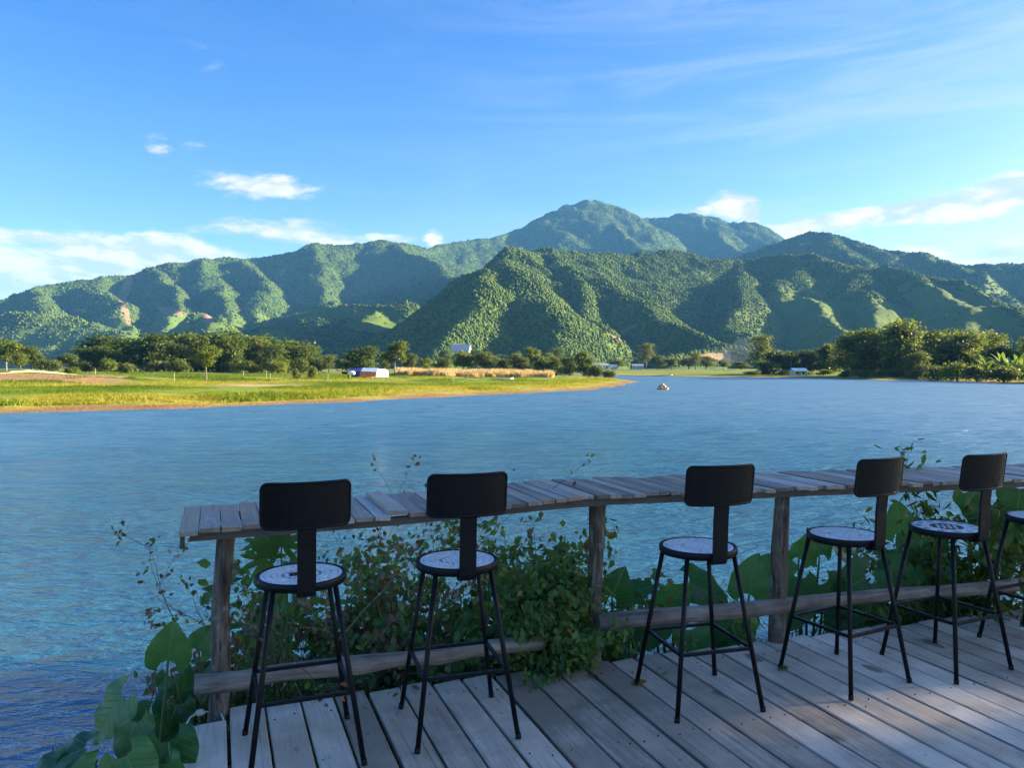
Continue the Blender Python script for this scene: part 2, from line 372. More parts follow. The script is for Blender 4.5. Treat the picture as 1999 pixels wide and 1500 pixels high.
# ------------------------------------------------------------------ water and ground
def water_f(w):
    p = gpos(w)
    ln = w.n('ShaderNodeVectorMath', operation='LENGTH'); w.put(ln.inputs[0], p); d = ln.outputs['Value']
    q = w.mapping(p, (1, 1, 1), (0, 0, R(-28)))
    # wind ripples: several crossing trains, each broken up by distortion, longer along the crest
    a = w.noise(w.mapping(q, (0.6, 1.7, 1)), 1.0, 3.0, 0.55, 0.6)
    b = w.noise(w.mapping(p, (2.2, 5.2, 1), (0, 0, R(14))), 1.0, 4.0, 0.6, 0.4)
    c = w.noise(w.mapping(p, (6.0, 11.0, 1), (0, 0, R(-12))), 1.0, 3.0, 0.6, 0.3)
    e = w.noise(w.mapping(p, (0.05, 0.22, 1), (0, 0, R(10))), 1.0, 4.0, 0.6, 0.4)
    h = w.m('ADD', w.m('MULTIPLY', a, 0.17), w.m('ADD', w.m('MULTIPLY', b, 0.14), w.m('MULTIPLY', c, 0.030)))
    h = w.m('ADD', h, w.m('MULTIPLY', e, 0.35))
    # gusts: calmer and rougher lanes
    gust = w.noise(w.mapping(p, (0.02, 0.09, 1), (0, 0, R(6))), 1.0, 4.0, 0.6)
    bs = w.m('MULTIPLY', w.range(gust, 0.3, 0.7, 0.65, 1.1), 1.0)
    col = w.mix(w.range(w.noise(p, 0.03, 3.0), 0.3, 0.7), (0.018, 0.105, 0.18, 1), (0.024, 0.122, 0.20, 1))
    bn = w.n('ShaderNodeBump'); w.put(bn.inputs['Strength'], bs); bn.inputs['Distance'].default_value = 1.0; w.put(bn.inputs['Height'], h)
    # facets too small for the pixel at a distance: slopes straight from noise, so far water keeps its roughness
    def slope(sc, amp):
        nd = w.n('ShaderNodeTexNoise'); w.put(nd.inputs['Vector'], w.mapping(p, sc, (0, 0, R(8)))); nd.inputs['Scale'].default_value = 1.0; nd.inputs['Detail'].default_value = 2.0
        v1 = w.n('ShaderNodeVectorMath', operation='SUBTRACT'); w.put(v1.inputs[0], nd.outputs['Color']); v1.inputs[1].default_value = (0.5, 0.5, 0.5)
        v2 = w.n('ShaderNodeVectorMath', operation='MULTIPLY'); w.put(v2.inputs[0], v1.outputs[0]); v2.inputs[1].default_value = (amp * 0.7, amp, 0)
        return v2.outputs[0]
    sl = w.vadd(slope((0.45, 1.6, 1), 1.3), slope((1.9, 5.5, 1), 1.0))
    k = w.n('ShaderNodeVectorMath', operation='SCALE'); w.put(k.inputs[0], sl); w.put(k.inputs['Scale'], w.m('MULTIPLY', w.range(d, 8, 45, 0.25, 1.0), w.range(gust, 0.3, 0.7, 0.7, 1.1)))
    nm = w.n('ShaderNodeVectorMath', operation='NORMALIZE'); w.put(nm.inputs[0], w.vadd(bn.outputs[0], k.outputs[0]))
    b_ = w.n('ShaderNodeBsdfPrincipled'); w.put(b_.inputs['Base Color'], col); w.put(b_.inputs['Roughness'], w.range(d, 6, 80, 0.12, 0.38))
    b_.inputs['IOR'].default_value = 2.3; w.t.links.new(nm.outputs[0], b_.inputs['Normal'])
    return b_.outputs[0]
M['water'] = mat('river_water', water_f)

# shorelines in plan, read off the photograph through the camera (river level)
left_shore = [on_plane(x, y, 0) for x, y in [(0, 808), (130, 804), (270, 800), (400, 797), (540, 791), (700, 784), (820, 778), (900, 774), (1000, 769), (1140, 762.5), (1205, 754), (1247, 745.5), (1215, 741.5), (1188, 738)]]
far_shore = [on_plane(x, y, 0) for x, y in [(1188, 732.5), (1240, 734), (1330, 735.5), (1470, 737), (1560, 738.5), (1640, 740), (1720, 743), (1800, 742), (1900, 746), (1999, 750)]]
near_bank = [(75, 40), (48, 27), (30, 19), (18, 12.5), (11, 8.6), (8, 7.3), (4.2, 6.2), (2.0, 5.4), (0.2, 4.9), (-1.0, 4.4), (-2.0, 3.6), (-2.6, 2.4), (-3.2, 0.5), (-5, -3), (-9, -8), (-30, -20), (-90, -40)]
water_poly = [(p.x, p.y) for p in left_shore] + [(22, 330), (20, 420)] + [(p.x, p.y) for p in far_shore] + [(116, 120), (122, 85), (110, 55)] + near_bank + [(-120, 20), (-75, 48)]
WP = np.array(water_poly)
def water_sdf(x, y):
    """signed distance to the shoreline: positive over land"""
    d = np.full(x.shape, 1e9); inside = np.zeros(x.shape, bool); n = len(WP)
    for i in range(n):
        ax, ay = WP[i]; bx, by = WP[(i + 1) % n]
        ex, ey = bx - ax, by - ay; L = ex * ex + ey * ey + 1e-9
        t = np.clip(((x - ax) * ex + (y - ay) * ey) / L, 0, 1)
        d = np.minimum(d, np.hypot(x - ax - t * ex, y - ay - t * ey))
        c = ((ay > y) != (by > y)) & (x < (bx - ax) * (y - ay) / (by - ay + 1e-12) + ax)
        inside ^= c
    return np.where(inside, -d, d)
def ground_z(x, y):
    s = water_sdf(x, y); r = np.hypot(x, y)
    s = s + fbm(x * 0.11, y * 0.11, 3) * np.clip(r / 60, 0, 1) * 1.2
    land = np.interp(s, [0, 2, 10, 35, 80, 160, 220, 400], [0.0, 0.22, 0.5, 0.95, 1.5, 2.3, 2.8, 3.0])
    near = np.interp(s, [0, 0.6, 2.0, 4.0, 9.0, 60], [0.0, 0.28, 0.75, 1.0, 1.1, 2.0])
    k = np.clip((r - 18) / 20, 0, 1)
    z = np.where(s > 0, near * (1 - k) + land * k, np.maximum(s * 0.35, -2.5))
    z = z + np.where(s > 3, fbm(x * 0.06 + 5, y * 0.06, 4) * 0.16 * np.clip(r / 40, 0, 1), 0)
    # the eroded earth bank at the far left
    bank = np.clip((x + 0.44 * y) / -14, 0, 1) * np.clip((y - 108) / 8, 0, 1) * np.clip((190 - y) / 50, 0, 1)
    return z + bank * 0.75

az = np.concatenate([np.linspace(-180, -50, 30)[:-1], np.linspace(-50, 50, 560), np.linspace(50, 180, 30)[1:-1]])
rr = np.concatenate([[0.0], np.geomspace(1.2, 45, 60), np.geomspace(46, 420, 230), np.geomspace(430, 8500, 36)])
A, RR = np.meshgrid(np.radians(az), rr, indexing='ij')
gx, gy = RR * np.sin(A), RR * np.cos(A)
gz = ground_z(gx, gy)
gz = np.where(RR < 1.0, 1.0, gz)
nA, nR = gx.shape
idx = np.arange(nA * nR).reshape(nA, nR)
f = np.stack([idx[:, :-1], np.roll(idx, -1, 0)[:, :-1], np.roll(idx, -1, 0)[:, 1:], idx[:, 1:]], -1).reshape(-1, 4)[:, ::-1]
gv = np.stack([gx, gy, gz], -1).reshape(-1, 3)
def ground_f(w):
    p = gpos(w); sp = w.n('ShaderNodeSeparateXYZ'); w.put(sp.inputs[0], p); X, Y, Z = sp.outputs
    s = w.n('ShaderNodeAttribute', attribute_name='shore').outputs['Fac']
    n = w.noise(w.mapping(p, (0.045, 0.11, 0.1)), 1.0, 6.0, 0.62); n2 = w.noise(p, 0.6, 5.0, 0.65); n3 = w.noise(w.mapping(p, (0.02, 0.06, 0.1)), 1.0, 4.0, 0.6)
    # colour runs with the distance from the water: wet mud, yellow grass, green sward, meadow
    g = w.m('ADD', w.m('MULTIPLY', w.m('SUBTRACT', n, 0.5), 26.0), s)
    grass = w.ramp(w.range(g, 0, 60, 0, 1, smooth=False), [(0.0, (0.34, 0.27, 0.06)), (0.18, (0.32, 0.29, 0.05)), (0.36, (0.19, 0.25, 0.035)), (0.62, (0.16, 0.22, 0.04)), (1.0, (0.17, 0.21, 0.05))])
    grass = w.mix(w.range(n2, 0.40, 0.72, 0.0, 0.5), grass, (0.10, 0.16, 0.025, 1))
    dry = w.range(n3, 0.56, 0.66)
    grass = w.mix(w.m('MULTIPLY', dry, w.range(s, 22, 34, 0, 0.85)), grass, (0.44, 0.32, 0.15, 1))
    # bare earth of the eroded bank
    earth = w.mix(n2, (0.26, 0.14, 0.07, 1), (0.42, 0.26, 0.14, 1))
    bank = w.m('MULTIPLY', w.range(w.m('ADD', X, w.m('MULTIPLY', Y, 0.44)), -4, -14), w.m('MULTIPLY', w.range(w.m('ADD', Y, w.m('MULTIPLY', n, 20.0)), 112, 122), w.range(w.m('ADD', Y, w.m('MULTIPLY', n2, 30.0)), 172, 150)))
    col = w.mix(bank, grass, earth)
    mud = w.mix(n2, (0.15, 0.09, 0.04, 1), (0.30, 0.19, 0.085, 1))
    col = w.mix(w.range(w.m('ADD', s, w.m('MULTIPLY', n, 9.0)), 5.5, 8.5, 1.0, 0.0), col, mud)
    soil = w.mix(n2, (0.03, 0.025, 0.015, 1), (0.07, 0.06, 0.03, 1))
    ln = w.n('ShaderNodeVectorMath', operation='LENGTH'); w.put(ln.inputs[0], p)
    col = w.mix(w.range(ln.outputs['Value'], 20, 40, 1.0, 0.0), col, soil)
    return principled(w, col, 0.95, 0.1, bump=w.noise(p, 2.5, 5.0, 0.7), bstr=1.0, bdist=0.25)
M['ground'] = mat('river_meadow', ground_f)
gme = np_mesh('ground', gv, f, M['ground'], True)
at_ = gme.attributes.new('shore', 'FLOAT', 'POINT'); at_.data.foreach_set('value', water_sdf(gx, gy).astype(np.float32).ravel())
tag(link('ground', gme), kind='structure')

wr = np.concatenate([np.geomspace(1.5, 460, 50)]); wa = np.radians(np.linspace(0, 360, 97)[:-1])
WA, WR = np.meshgrid(wa, wr, indexing='ij'); wi = np.arange(WA.size).reshape(WA.shape)
wf = np.stack([wi[:, :-1], np.roll(wi, -1, 0)[:, :-1], np.roll(wi, -1, 0)[:, 1:], wi[:, 1:]], -1).reshape(-1, 4)[:, ::-1]
tag(link('river', np_mesh('river', np.stack([WR * np.sin(WA), WR * np.cos(WA), 0 * WA], -1).reshape(-1, 3), wf, M['water'], True)), kind='structure')

# ------------------------------------------------------------------ mountains: heightfields grown from ridge lines
def ridge(pts):
    return np.array([tuple(at(x, y, d)) for x, y, d in pts])
FAR = [  # (ridge line, flank steepness)
    (ridge([(-420, 655, 2200), (-200, 640, 2300), (-60, 615, 2450), (0, 590, 2550), (60, 570, 2650), (130, 555, 2750), (200, 546, 2850), (262, 543, 2950), (300, 525, 3000), (340, 517, 3050), (400, 508, 3150), (480, 505, 3250), (560, 492, 3350), (610, 482, 3400), (680, 477, 3500), (720, 470, 3550), (762, 468, 3600), (800, 480, 3750), (845, 490, 3950), (880, 478, 4150), (930, 470, 4300), (965, 462, 4400), (1000, 450, 4550), (1045, 440, 4650), (1075, 415, 4750), (1105, 398, 4850), (1140, 392, 4900), (1168, 388, 4950), (1195, 400, 5000), (1215, 415, 5100), (1240, 428, 5200), (1262, 424, 5250), (1300, 418, 5250), (1340, 412, 5250), (1360, 409, 5250), (1400, 420, 5200), (1425, 433, 5150), (1450, 430, 5100), (1480, 448, 5050), (1525, 472, 4950), (1620, 500, 4800), (1750, 530, 4600)]), 0.62),
    (ridge([(1168, 388, 4950), (1185, 425, 4700), (1215, 450, 4400), (1260, 482, 4100), (1290, 510, 3800)]), 0.75),
    (ridge([(1075, 415, 4750), (1020, 480, 4300), (985, 520, 3900)]), 0.8),
    (ridge([(1360, 409, 5250), (1385, 445, 4900), (1430, 480, 4500), (1470, 510, 4200)]), 0.75),
    (ridge([(1425, 433, 5150), (1480, 470, 4800), (1540, 500, 4400)]), 0.8),
    (ridge([(762, 468, 3600), (800, 500, 3350), (860, 520, 3150), (900, 560, 2900)]), 0.8),
    (ridge([(610, 482, 3400), (628, 530, 3100), (640, 590, 2750), (700, 640, 2350)]), 0.8),
    (ridge([(480, 505, 3250), (500, 545, 2950), (520, 590, 2650), (500, 640, 2300)]), 0.8),
    (ridge([(400, 508, 3150), (425, 550, 2850), (455, 595, 2500), (440, 640, 2200)]), 0.8),
    (ridge([(300, 525, 3000), (325, 560, 2700), (345, 610, 2350), (330, 655, 2050)]), 0.8),
    (ridge([(200, 546, 2850), (215, 580, 2550), (240, 620, 2250), (262, 665, 1950)]), 0.75),
    (ridge([(60, 570, 2650), (90, 600, 2350), (100, 630, 2100), (110, 670, 1800)]), 0.7),
    (ridge([(-150, 610, 2200), (0, 628, 2050), (90, 610, 2000), (170, 612, 1950), (225, 640, 1850), (262, 676, 1750)]), 0.6),
    (ridge([(350, 650, 1900), (395, 618, 2050), (410, 640, 1850), (420, 670, 1700)]), 0.7),
    (ridge([(560, 620, 2400), (650, 606, 2300), (740, 604, 2250), (815, 600, 2250)]), 0.45),
    (ridge([(760, 604, 2250), (720, 640, 1950), (700, 665, 1750)]), 0.6),
    (ridge([(430, 655, 1650), (500, 642, 1700), (560, 655, 1550), (620, 682, 1350)]), 0.5),
    (ridge([(1470, 500, 3300), (1530, 474, 3200), (1565, 463, 3150), (1620, 455, 3100), (1680, 470, 3000), (1722, 486, 2950), (1790, 490, 2900), (1840, 503, 2850), (1890, 520, 2800), (1935, 526, 2750), (1999, 520, 2800), (2100, 505, 2900), (2300, 500, 3000)]), 0.6),
    (ridge([(1620, 455, 3100), (1650, 490, 2800), (1690, 520, 2500)]), 0.75),
    (ridge([(1840, 503, 2850), (1900, 540, 2500), (1960, 580, 2100)]), 0.75),
    (ridge([(1999, 520, 2800), (2020, 560, 2400), (2060, 600, 2000)]), 0.75),
]
NEAR = [
    (ridge([(1002, 530, 1900), (1040, 490, 1900), (1075, 469, 1900), (1120, 472, 1920), (1180, 485, 1980), (1240, 495, 2050), (1330, 500, 2120), (1450, 497, 2150), (1560, 503, 2100), (1640, 510, 2050), (1700, 512, 2000), (1770, 520, 1900), (1830, 540, 1800), (1890, 570, 1680), (1950, 598, 1560), (1999, 615, 1480), (2080, 640, 1350), (2200, 670, 1250)]), 0.62),
    (ridge([(660, 690, 1250), (740, 662, 1280), (800, 634, 1300), (860, 592, 1330), (900, 560, 1350), (940, 530, 1370), (960, 524, 1370), (985, 532, 1350), (1010, 552, 1300), (1040, 585, 1220), (1070, 625, 1120), (1092, 660, 1020), (1110, 700, 900)]), 0.72),
    (ridge([(940, 530, 1370), (1000, 500, 1620), (1045, 488, 1850)]), 0.8),
    (ridge([(960, 524, 1370), (935, 580, 1190), (905, 640, 1030), (880, 690, 900)]), 0.9),
    (ridge([(1075, 469, 1900), (1085, 510, 1720), (1120, 540, 1600), (1185, 545, 1540), (1250, 580, 1420), (1290, 612, 1320), (1350, 652, 1180), (1420, 678, 1080), (1500, 694, 980)]), 0.75),
    (ridge([(1120, 540, 1600), (1130, 600, 1380), (1150, 640, 1200), (1120, 680, 1020)]), 0.9),
    (ridge([(1420, 678, 1080), (1340, 690, 960), (1280, 704, 880)]), 0.6),
    (ridge([(1450, 497, 2150), (1440, 560, 1800), (1445, 600, 1600), (1420, 640, 1400)]), 0.8),
    (ridge([(1560, 503, 2100), (1530, 570, 1800), (1570, 580, 1720), (1600, 605, 1560), (1640, 640, 1380), (1680, 668, 1220), (1740, 690, 1080)]), 0.7),
    (ridge([(1700, 512, 2000), (1650, 570, 1750), (1700, 590, 1620), (1720, 625, 1450), (1760, 660, 1250)]), 0.75),
    (ridge([(1770, 520, 1900), (1790, 560, 1720), (1850, 576, 1600), (1910, 596, 1450), (1970, 622, 1300), (2060, 655, 1120)]), 0.7),
    (ridge([(1910, 596, 1450), (1890, 640, 1250), (1900, 680, 1080)]), 0.7),
]
def heightfield(x, y, spines, warp, relief=19):
    wx = x + fbm(x / 260, y / 260, 3) * warp; wy = y + fbm(x / 260 + 31, y / 260 - 12, 3) * warp
    z = np.full(x.shape, -60.0)
    for P_, k in spines:
        zz = np.full(x.shape, -1e9)
        for i in range(len(P_) - 1):
            a, b = P_[i], P_[i + 1]; ex, ey = b[0] - a[0], b[1] - a[1]; L = ex * ex + ey * ey
            t = np.clip(((wx - a[0]) * ex + (wy - a[1]) * ey) / L, 0, 1)
            d = np.hypot(wx - a[0] - t * ex, wy - a[1] - t * ey)
            zz = np.maximum(zz, a[2] + t * (b[2] - a[2]) - k * (np.sqrt(d * d + 120) - 11))
        q = 9.0; h = np.clip(0.5 + 0.5 * (zz - z) / q, 0, 1)          # smooth maximum
        z = z * (1 - h) + zz * h + q * h * (1 - h) * 0.4
    rel = np.clip(z / 160, 0, 1)
    z = z + rel * ((fbm(x / 420 + 3, y / 420, 4, 0.5, True) - 0.8) * relief + (fbm(x / 150, y / 150, 3, 0.5, True) - 0.8) * relief * 0.35)
    return z
def hill_mesh(name, spines, warp, a0, a1, nA, r0, r1, nR, canopy, mtl):
    az = np.radians(np.linspace(a0, a1, nA)); r = np.geomspace(r0, r1, nR)
    A, Rr = np.meshgrid(az, r, indexing='ij')
    yy = Rr * np.cos(A); xx = Rr * np.sin(A)
    z = heightfield(xx, yy, spines, warp)
    c = canopy * (fbm(xx / 16, yy / 16, 2) + fbm(xx / 7.5 + 9, yy / 7.5, 2) * 0.7) * np.clip(z / 40, 0, 1)
    zz = np.maximum(z + c, -5)
    idx = np.arange(nA * nR).reshape(nA, nR)
    f = np.stack([idx[:-1, :-1], idx[:-1, 1:], idx[1:, 1:], idx[1:, :-1]], -1).reshape(-1, 4)
    keep = (zz.ravel()[f] > 0.5).any(1); f = f[keep][:, ::-1]
    used, inv = np.unique(f, return_inverse=True); f = inv.reshape(f.shape)
    me = np_mesh(name, np.stack([xx, yy, zz], -1).reshape(-1, 3)[used], f, mtl, True)
    o = tag(link(name, me), kind='structure')
    return o, (A, Rr, xx, yy, z)
def forest_f(scale_tree):
    def f(w):
        p = gpos(w); n = w.noise(p, 1 / 26.0, 5.0, 0.7); n2 = w.noise(p, 1 / 330.0, 4.0, 0.6); clr = w.n('ShaderNodeAttribute', attribute_name='clearing').outputs['Fac']
        col = w.ramp(n, [(0.30, (0.022, 0.050, 0.013)), (0.52, (0.048, 0.086, 0.018)), (0.75, (0.095, 0.135, 0.026))])
        col = w.mix(w.range(n2, 0.42, 0.70, 0.0, 0.45), col, (0.065, 0.10, 0.018, 1))
        young = w.mix(n, (0.055, 0.10, 0.018, 1), (0.105, 0.15, 0.028, 1))
        col = w.mix(w.range(clr, 0.15, 0.6), col, young)
        soil = w.mix(n, (0.15, 0.10, 0.055, 1), (0.26, 0.175, 0.10, 1))
        col = w.mix(w.range(clr, 1.2, 1.7), col, soil)
        return principled(w, col, 0.95, 0.1)
    return f
M['far_forest'] = mat('far_forest', forest_f(10)); M['near_forest'] = mat('near_forest', forest_f(8))
far_o, far_g = hill_mesh('mountains', FAR, 34, -43, 46, 980, 1250, 6200, 300, 1.6, M['far_forest'])
near_o, near_g = hill_mesh('foothills', NEAR, 26, -16, 46, 820, 760, 2900, 300, 1.1, M['near_forest'])

# clearings: young plantations (0.5-1) and bare soil (2), given as places on the slopes
def clear_field(x, y, z):
    px = 999.5 + F_PX * x / y; py = 720 - F_PX * (z - EYE) / y
    v = np.zeros(x.shape); nn = fbm(x / 60, y / 60, 3) * 0.35
    def el(cx, cy, sx, sy, amp, d0, d1, rot=0.0):
        c, s = math.cos(R(rot)), math.sin(R(rot)); dx, dy = px - cx, py - cy
        q = ((dx * c + dy * s) / sx) ** 2 + ((-dx * s + dy * c) / sy) ** 2
        return np.where((q + nn < 1) & (y > d0) & (y < d1), amp, 0)
    for a in [(560, 668, 90, 28, .9, 1000, 1800), (240, 630, 60, 45, .7, 1500, 2300, 20), (330, 628, 45, 28, .8, 1700, 2500), (405, 632, 25, 30, .8, 1500, 2200),
              (730, 625, 60, 25, .9, 1600, 2400), (640, 612, 120, 14, .7, 1900, 2500), (1590, 640, 95, 60, .9, 1000, 2000, 20), (1880, 610, 130, 40, .9, 1000, 2000, 22),
              (1840, 690, 160, 40, .7, 800, 1700), (1215, 645, 50, 52, .6, 1000, 1600), (1520, 600, 40, 30, .7, 1300, 2000), (480, 635, 60, 25, .6, 1700, 2500),
              (1360, 590, 60, 70, .35, 1300, 2100), (1650, 600, 120, 30, .7, 1300, 2100, 10), (1780, 640, 120, 40, .9, 1000, 1900, 12), (1560, 560, 90, 22, .5, 1500, 2200), (1950, 560, 90, 22, .6, 1400, 2900), (120, 660, 90, 22, .6, 1500, 2100), (1480, 640, 60, 45, .6, 1100, 1900),
              (155, 606, 16, 4, 2, 1500, 2600), (335, 608, 24, 8, 2, 1800, 2600, 12), (408, 624, 12, 10, 2, 1500, 2300), (250, 560, 9, 24, 2, 1600, 3300, 15), (241, 590, 8, 24, 2, 1600, 3300), (250, 618, 6, 18, 2, 1500, 3300, -12),
              (1400, 698, 45, 9, 2, 700, 1200), (1230, 640, 22, 3, 2, 900, 1600, -28), (1205, 662, 24, 3, 2, 900, 1500, 22)]:
        v = np.maximum(v, el(*a))
    return v
for o in (far_o, near_o):
    co = np.empty(len(o.data.vertices) * 3, np.float32); o.data.vertices.foreach_get('co', co); co = co.reshape(-1, 3).astype(float)
    a_ = o.data.attributes.new('clearing', 'FLOAT', 'POINT'); a_.data.foreach_set('value', clear_field(co[:, 0], co[:, 1], co[:, 2]).astype(np.float32))

# ------------------------------------------------------------------ scattered stuff (geometry nodes on a point cloud)
def scatter(name, pts, scales, protos, label, cat, tone=None):
    """one object of kind stuff: prototypes (meshes) set out on points"""
    me = bpy.data.meshes.new(name); pts = np.asarray(pts, np.float32)
    me.vertices.add(len(pts)); me.vertices.foreach_set('co', pts.ravel()); me.update()
    a = me.attributes.new('size', 'FLOAT_VECTOR', 'POINT'); a.data.foreach_set('vector', np.asarray(scales, np.float32).ravel())
    pk = me.attributes.new('pick', 'INT', 'POINT'); pk.data.foreach_set('value', np.random.RandomState(3).randint(0, len(protos), len(pts)).astype(np.int32))
    if tone is not None:
        tn = me.attributes.new('tone', 'FLOAT', 'POINT'); tn.data.foreach_set('value', np.asarray(tone, np.float32))
    ro = me.attributes.new('turn', 'FLOAT_VECTOR', 'POINT')
    rs = np.random.RandomState(5); tv = np.zeros((len(pts), 3), np.float32); tv[:, 2] = rs.rand(len(pts)) * 6.283; tv[:, :2] = rs.randn(len(pts), 2) * 0.08
    ro.data.foreach_set('vector', tv.ravel())
    o = tag(link(name, me), label, cat, kind='stuff')
    g = bpy.data.node_groups.new(name + '_set', 'GeometryNodeTree')
    g.interface.new_socket('Geometry', in_out='INPUT', socket_type='NodeSocketGeometry'); g.interface.new_socket('Geometry', in_out='OUTPUT', socket_type='NodeSocketGeometry')
    gi = g.nodes.new('NodeGroupInput'); go = g.nodes.new('NodeGroupOutput'); jn = g.nodes.new('GeometryNodeJoinGeometry')
    def attr(nm, ty):
        n = g.nodes.new('GeometryNodeInputNamedAttribute'); n.data_type = ty; n.inputs[0].default_value = nm
        return n.outputs[0]
    siz, trn, pick = attr('size', 'FLOAT_VECTOR'), attr('turn', 'FLOAT_VECTOR'), attr('pick', 'INT')
    for i, pm in enumerate(protos):
        po = bpy.data.objects.new(name + '_piece', pm)            # not linked to the scene: only a source for the points
        oi = g.nodes.new('GeometryNodeObjectInfo'); oi.inputs[0].default_value = po; oi.inputs['As Instance'].default_value = True
        ins = g.nodes.new('GeometryNodeInstanceOnPoints')
        cmp_ = g.nodes.new('FunctionNodeCompare'); cmp_.data_type = 'INT'; cmp_.operation = 'EQUAL'
        ii = [s for s in cmp_.inputs if s.type == 'INT']
        g.links.new(pick, ii[0]); ii[1].default_value = i
        e2r = g.nodes.new('FunctionNodeEulerToRotation'); g.links.new(trn, e2r.inputs[0])
        g.links.new(gi.outputs[0], ins.inputs['Points']); g.links.new(cmp_.outputs[0], ins.inputs['Selection'])
        g.links.new(oi.outputs['Geometry'], ins.inputs['Instance']); g.links.new(e2r.outputs[0], ins.inputs['Rotation']); g.links.new(siz, ins.inputs['Scale'])
        g.links.new(ins.outputs[0], jn.inputs[0])
    g.links.new(jn.outputs[0], go.inputs[0])
    md = o.modifiers.new('set', 'NODES'); md.node_group = g
    return o

def ico(sub):
    import bmesh
    bm = bmesh.new(); bmesh.ops.create_icosphere(bm, subdivisions=sub, radius=1.0)
    v = np.array([q.co[:] for q in bm.verts]); f = np.array([[q.index for q in p.verts] for p in bm.faces]); bm.free()
    return v, f
def crown_blob(seed, mtl, sub=2, amp=0.35):
    v, f = ico(sub); rs = np.random.RandomState(seed); d = v / np.linalg.norm(v, axis=1, keepdims=True); s = np.ones(len(v))
    for i in range(9):
        c = rs.randn(3); c /= np.linalg.norm(c); s += amp * np.exp(-((1 - d @ c) / 0.12)) * rs.uniform(-0.6, 1)
    v = d * (s * (1 + 0.13 * rs.randn(len(v))))[:, None]; v[:, 2] = v[:, 2] * 0.9 + 0.55
    return np_mesh('crown', v, f, mtl)
def canopy_f(w):
    r = orand(w); p = gpos(w); n2 = w.noise(p, 1 / 220.0, 3.0, 0.6); n = w.noise(p, 1 / 5.0, 3.0, 0.7)
    v = w.m('ADD', w.m('MULTIPLY', r, 0.5), w.m('ADD', w.m('MULTIPLY', n2, 0.35), w.m('MULTIPLY', n, 0.3)))
    col = w.ramp(v, [(0.25, (0.026, 0.058, 0.014)), (0.55, (0.060, 0.102, 0.020)), (0.9, (0.13, 0.165, 0.032))])
    return principled(w, col, 0.9, 0.1, bump=n, bstr=0.9, bdist=1.5)
M['canopy'] = mat('forest_canopy', canopy_f)
def tree_points(g, count, rs, dmax, px_lo, px_hi):
    A, Rr, xx, yy, z = g; nA, nR = A.shape
    gx_ = np.gradient(z, axis=1) / np.gradient(Rr, axis=1)
    ok = (z > 6) & (gx_ > -0.15) & (Rr < dmax)
    px = 999.5 + F_PX * xx / yy; ok &= (px > px_lo) & (px < px_hi)
    wgt = np.where(ok, Rr * np.gradient(Rr, axis=1) / (Rr / 1500.0) ** 0.8, 0).ravel(); wgt /= wgt.sum()
    pick = rs.choice(nA * nR, count, p=wgt); i, j = pick // nR, pick % nR
    fi = np.clip(i + rs.rand(count) - 0.5, 0, nA - 1.001); fj = np.clip(j + rs.rand(count) - 0.5, 0, nR - 1.001)
    i0, j0 = fi.astype(int), fj.astype(int); a, b = fi - i0, fj - j0
    def lerp(q): return (q[i0, j0] * (1 - a) + q[i0 + 1, j0] * a) * (1 - b) + (q[i0, j0 + 1] * (1 - a) + q[i0 + 1, j0 + 1] * a) * b
    P_ = np.stack([lerp(xx), lerp(yy), lerp(z)], 1)
    c = clear_field(P_[:, 0], P_[:, 1], P_[:, 2])
    keep = (rs.rand(count) > np.clip(c * 1.15, 0, 0.985))
    return P_[keep]
rs = np.random.RandomState(11)
blobs = [crown_blob(s, M['canopy']) for s in (1, 2, 3, 4)]
pf = tree_points(far_g, 230000, rs, 5700, -80, 2080)
sc = 0.9 + 2.4 * rs.rand(len(pf)) ** 2.0; scatter('mountain_forest', pf, np.stack([sc, sc, sc * rs.uniform(0.8, 1.3, len(pf))], 1), blobs, 'dense dark green forest covering the far mountain ridge', 'forest')
pn = tree_points(near_g, 240000, rs, 2400, 560, 2080)
sc = 0.55 + 2.0 * rs.rand(len(pn)) ** 2.4; scatter('hillside_forest', pn, np.stack([sc, sc, sc * rs.uniform(0.8, 1.45, len(pn))], 1), blobs, 'green forest of slender trees covering the nearer foothills', 'forest')

# ------------------------------------------------------------------ deck
U = Vector((math.cos(DECK_ROT), math.sin(DECK_ROT), 0)); V = Vector((-math.sin(DECK_ROT), math.cos(DECK_ROT), 0))
def uv(u, v, z=0.0): return U * u + V * v + Vector((0, 0, z))
def to_uv(p): return p.x * U.x + p.y * U.y, p.x * V.x + p.y * V.y
e0 = to_uv(on_plane(440, 1385, DECK)); e1 = to_uv(on_plane(1999, 1190, DECK))
def edge_v(u): return e0[1] + (e1[1] - e0[1]) * (u - e0[0]) / (e1[0] - e0[0])
rnd = random.Random(4)
deck = tag(bpy.data.objects.new('deck', None), kind='structure'); COL.objects.link(deck); deck.location = (0, 0, DECK)
def plank_mesh(name, u0, u1, v0, v1, top, th, mtl, parent, ch=0.004, tilt=0.0, skew=0.0):
    """a sawn board with eased edges: profile across u, run along v"""
    prof = [(u0 + ch, top), (u1 - ch, top + tilt), (u1, top + tilt - ch), (u1, top - th), (u0, top - th), (u0, top - ch)]
    mb = MB(); vs = []
    for v, sk in ((v0, 0.0), (v1, skew)):
        vs += [uv(a + sk, v + (0.012 * (a - u0) / (u1 - u0) if v == v1 else 0), z) for a, z in prof]
    n = len(prof)
    mb.add(vs, [tuple(reversed(range(n))), tuple(range(n, 2 * n))] + [(i, (i + 1) % n, n + (i + 1) % n, n + i) for i in range(n)])
    for i, f_ in enumerate(mb.f): mb.f[i] = f_[::-1]
    return mb.build(name, mtl, parent)
u = to_uv(on_plane(363, 1400, DECK))[0]
nails = MB(); k = 0
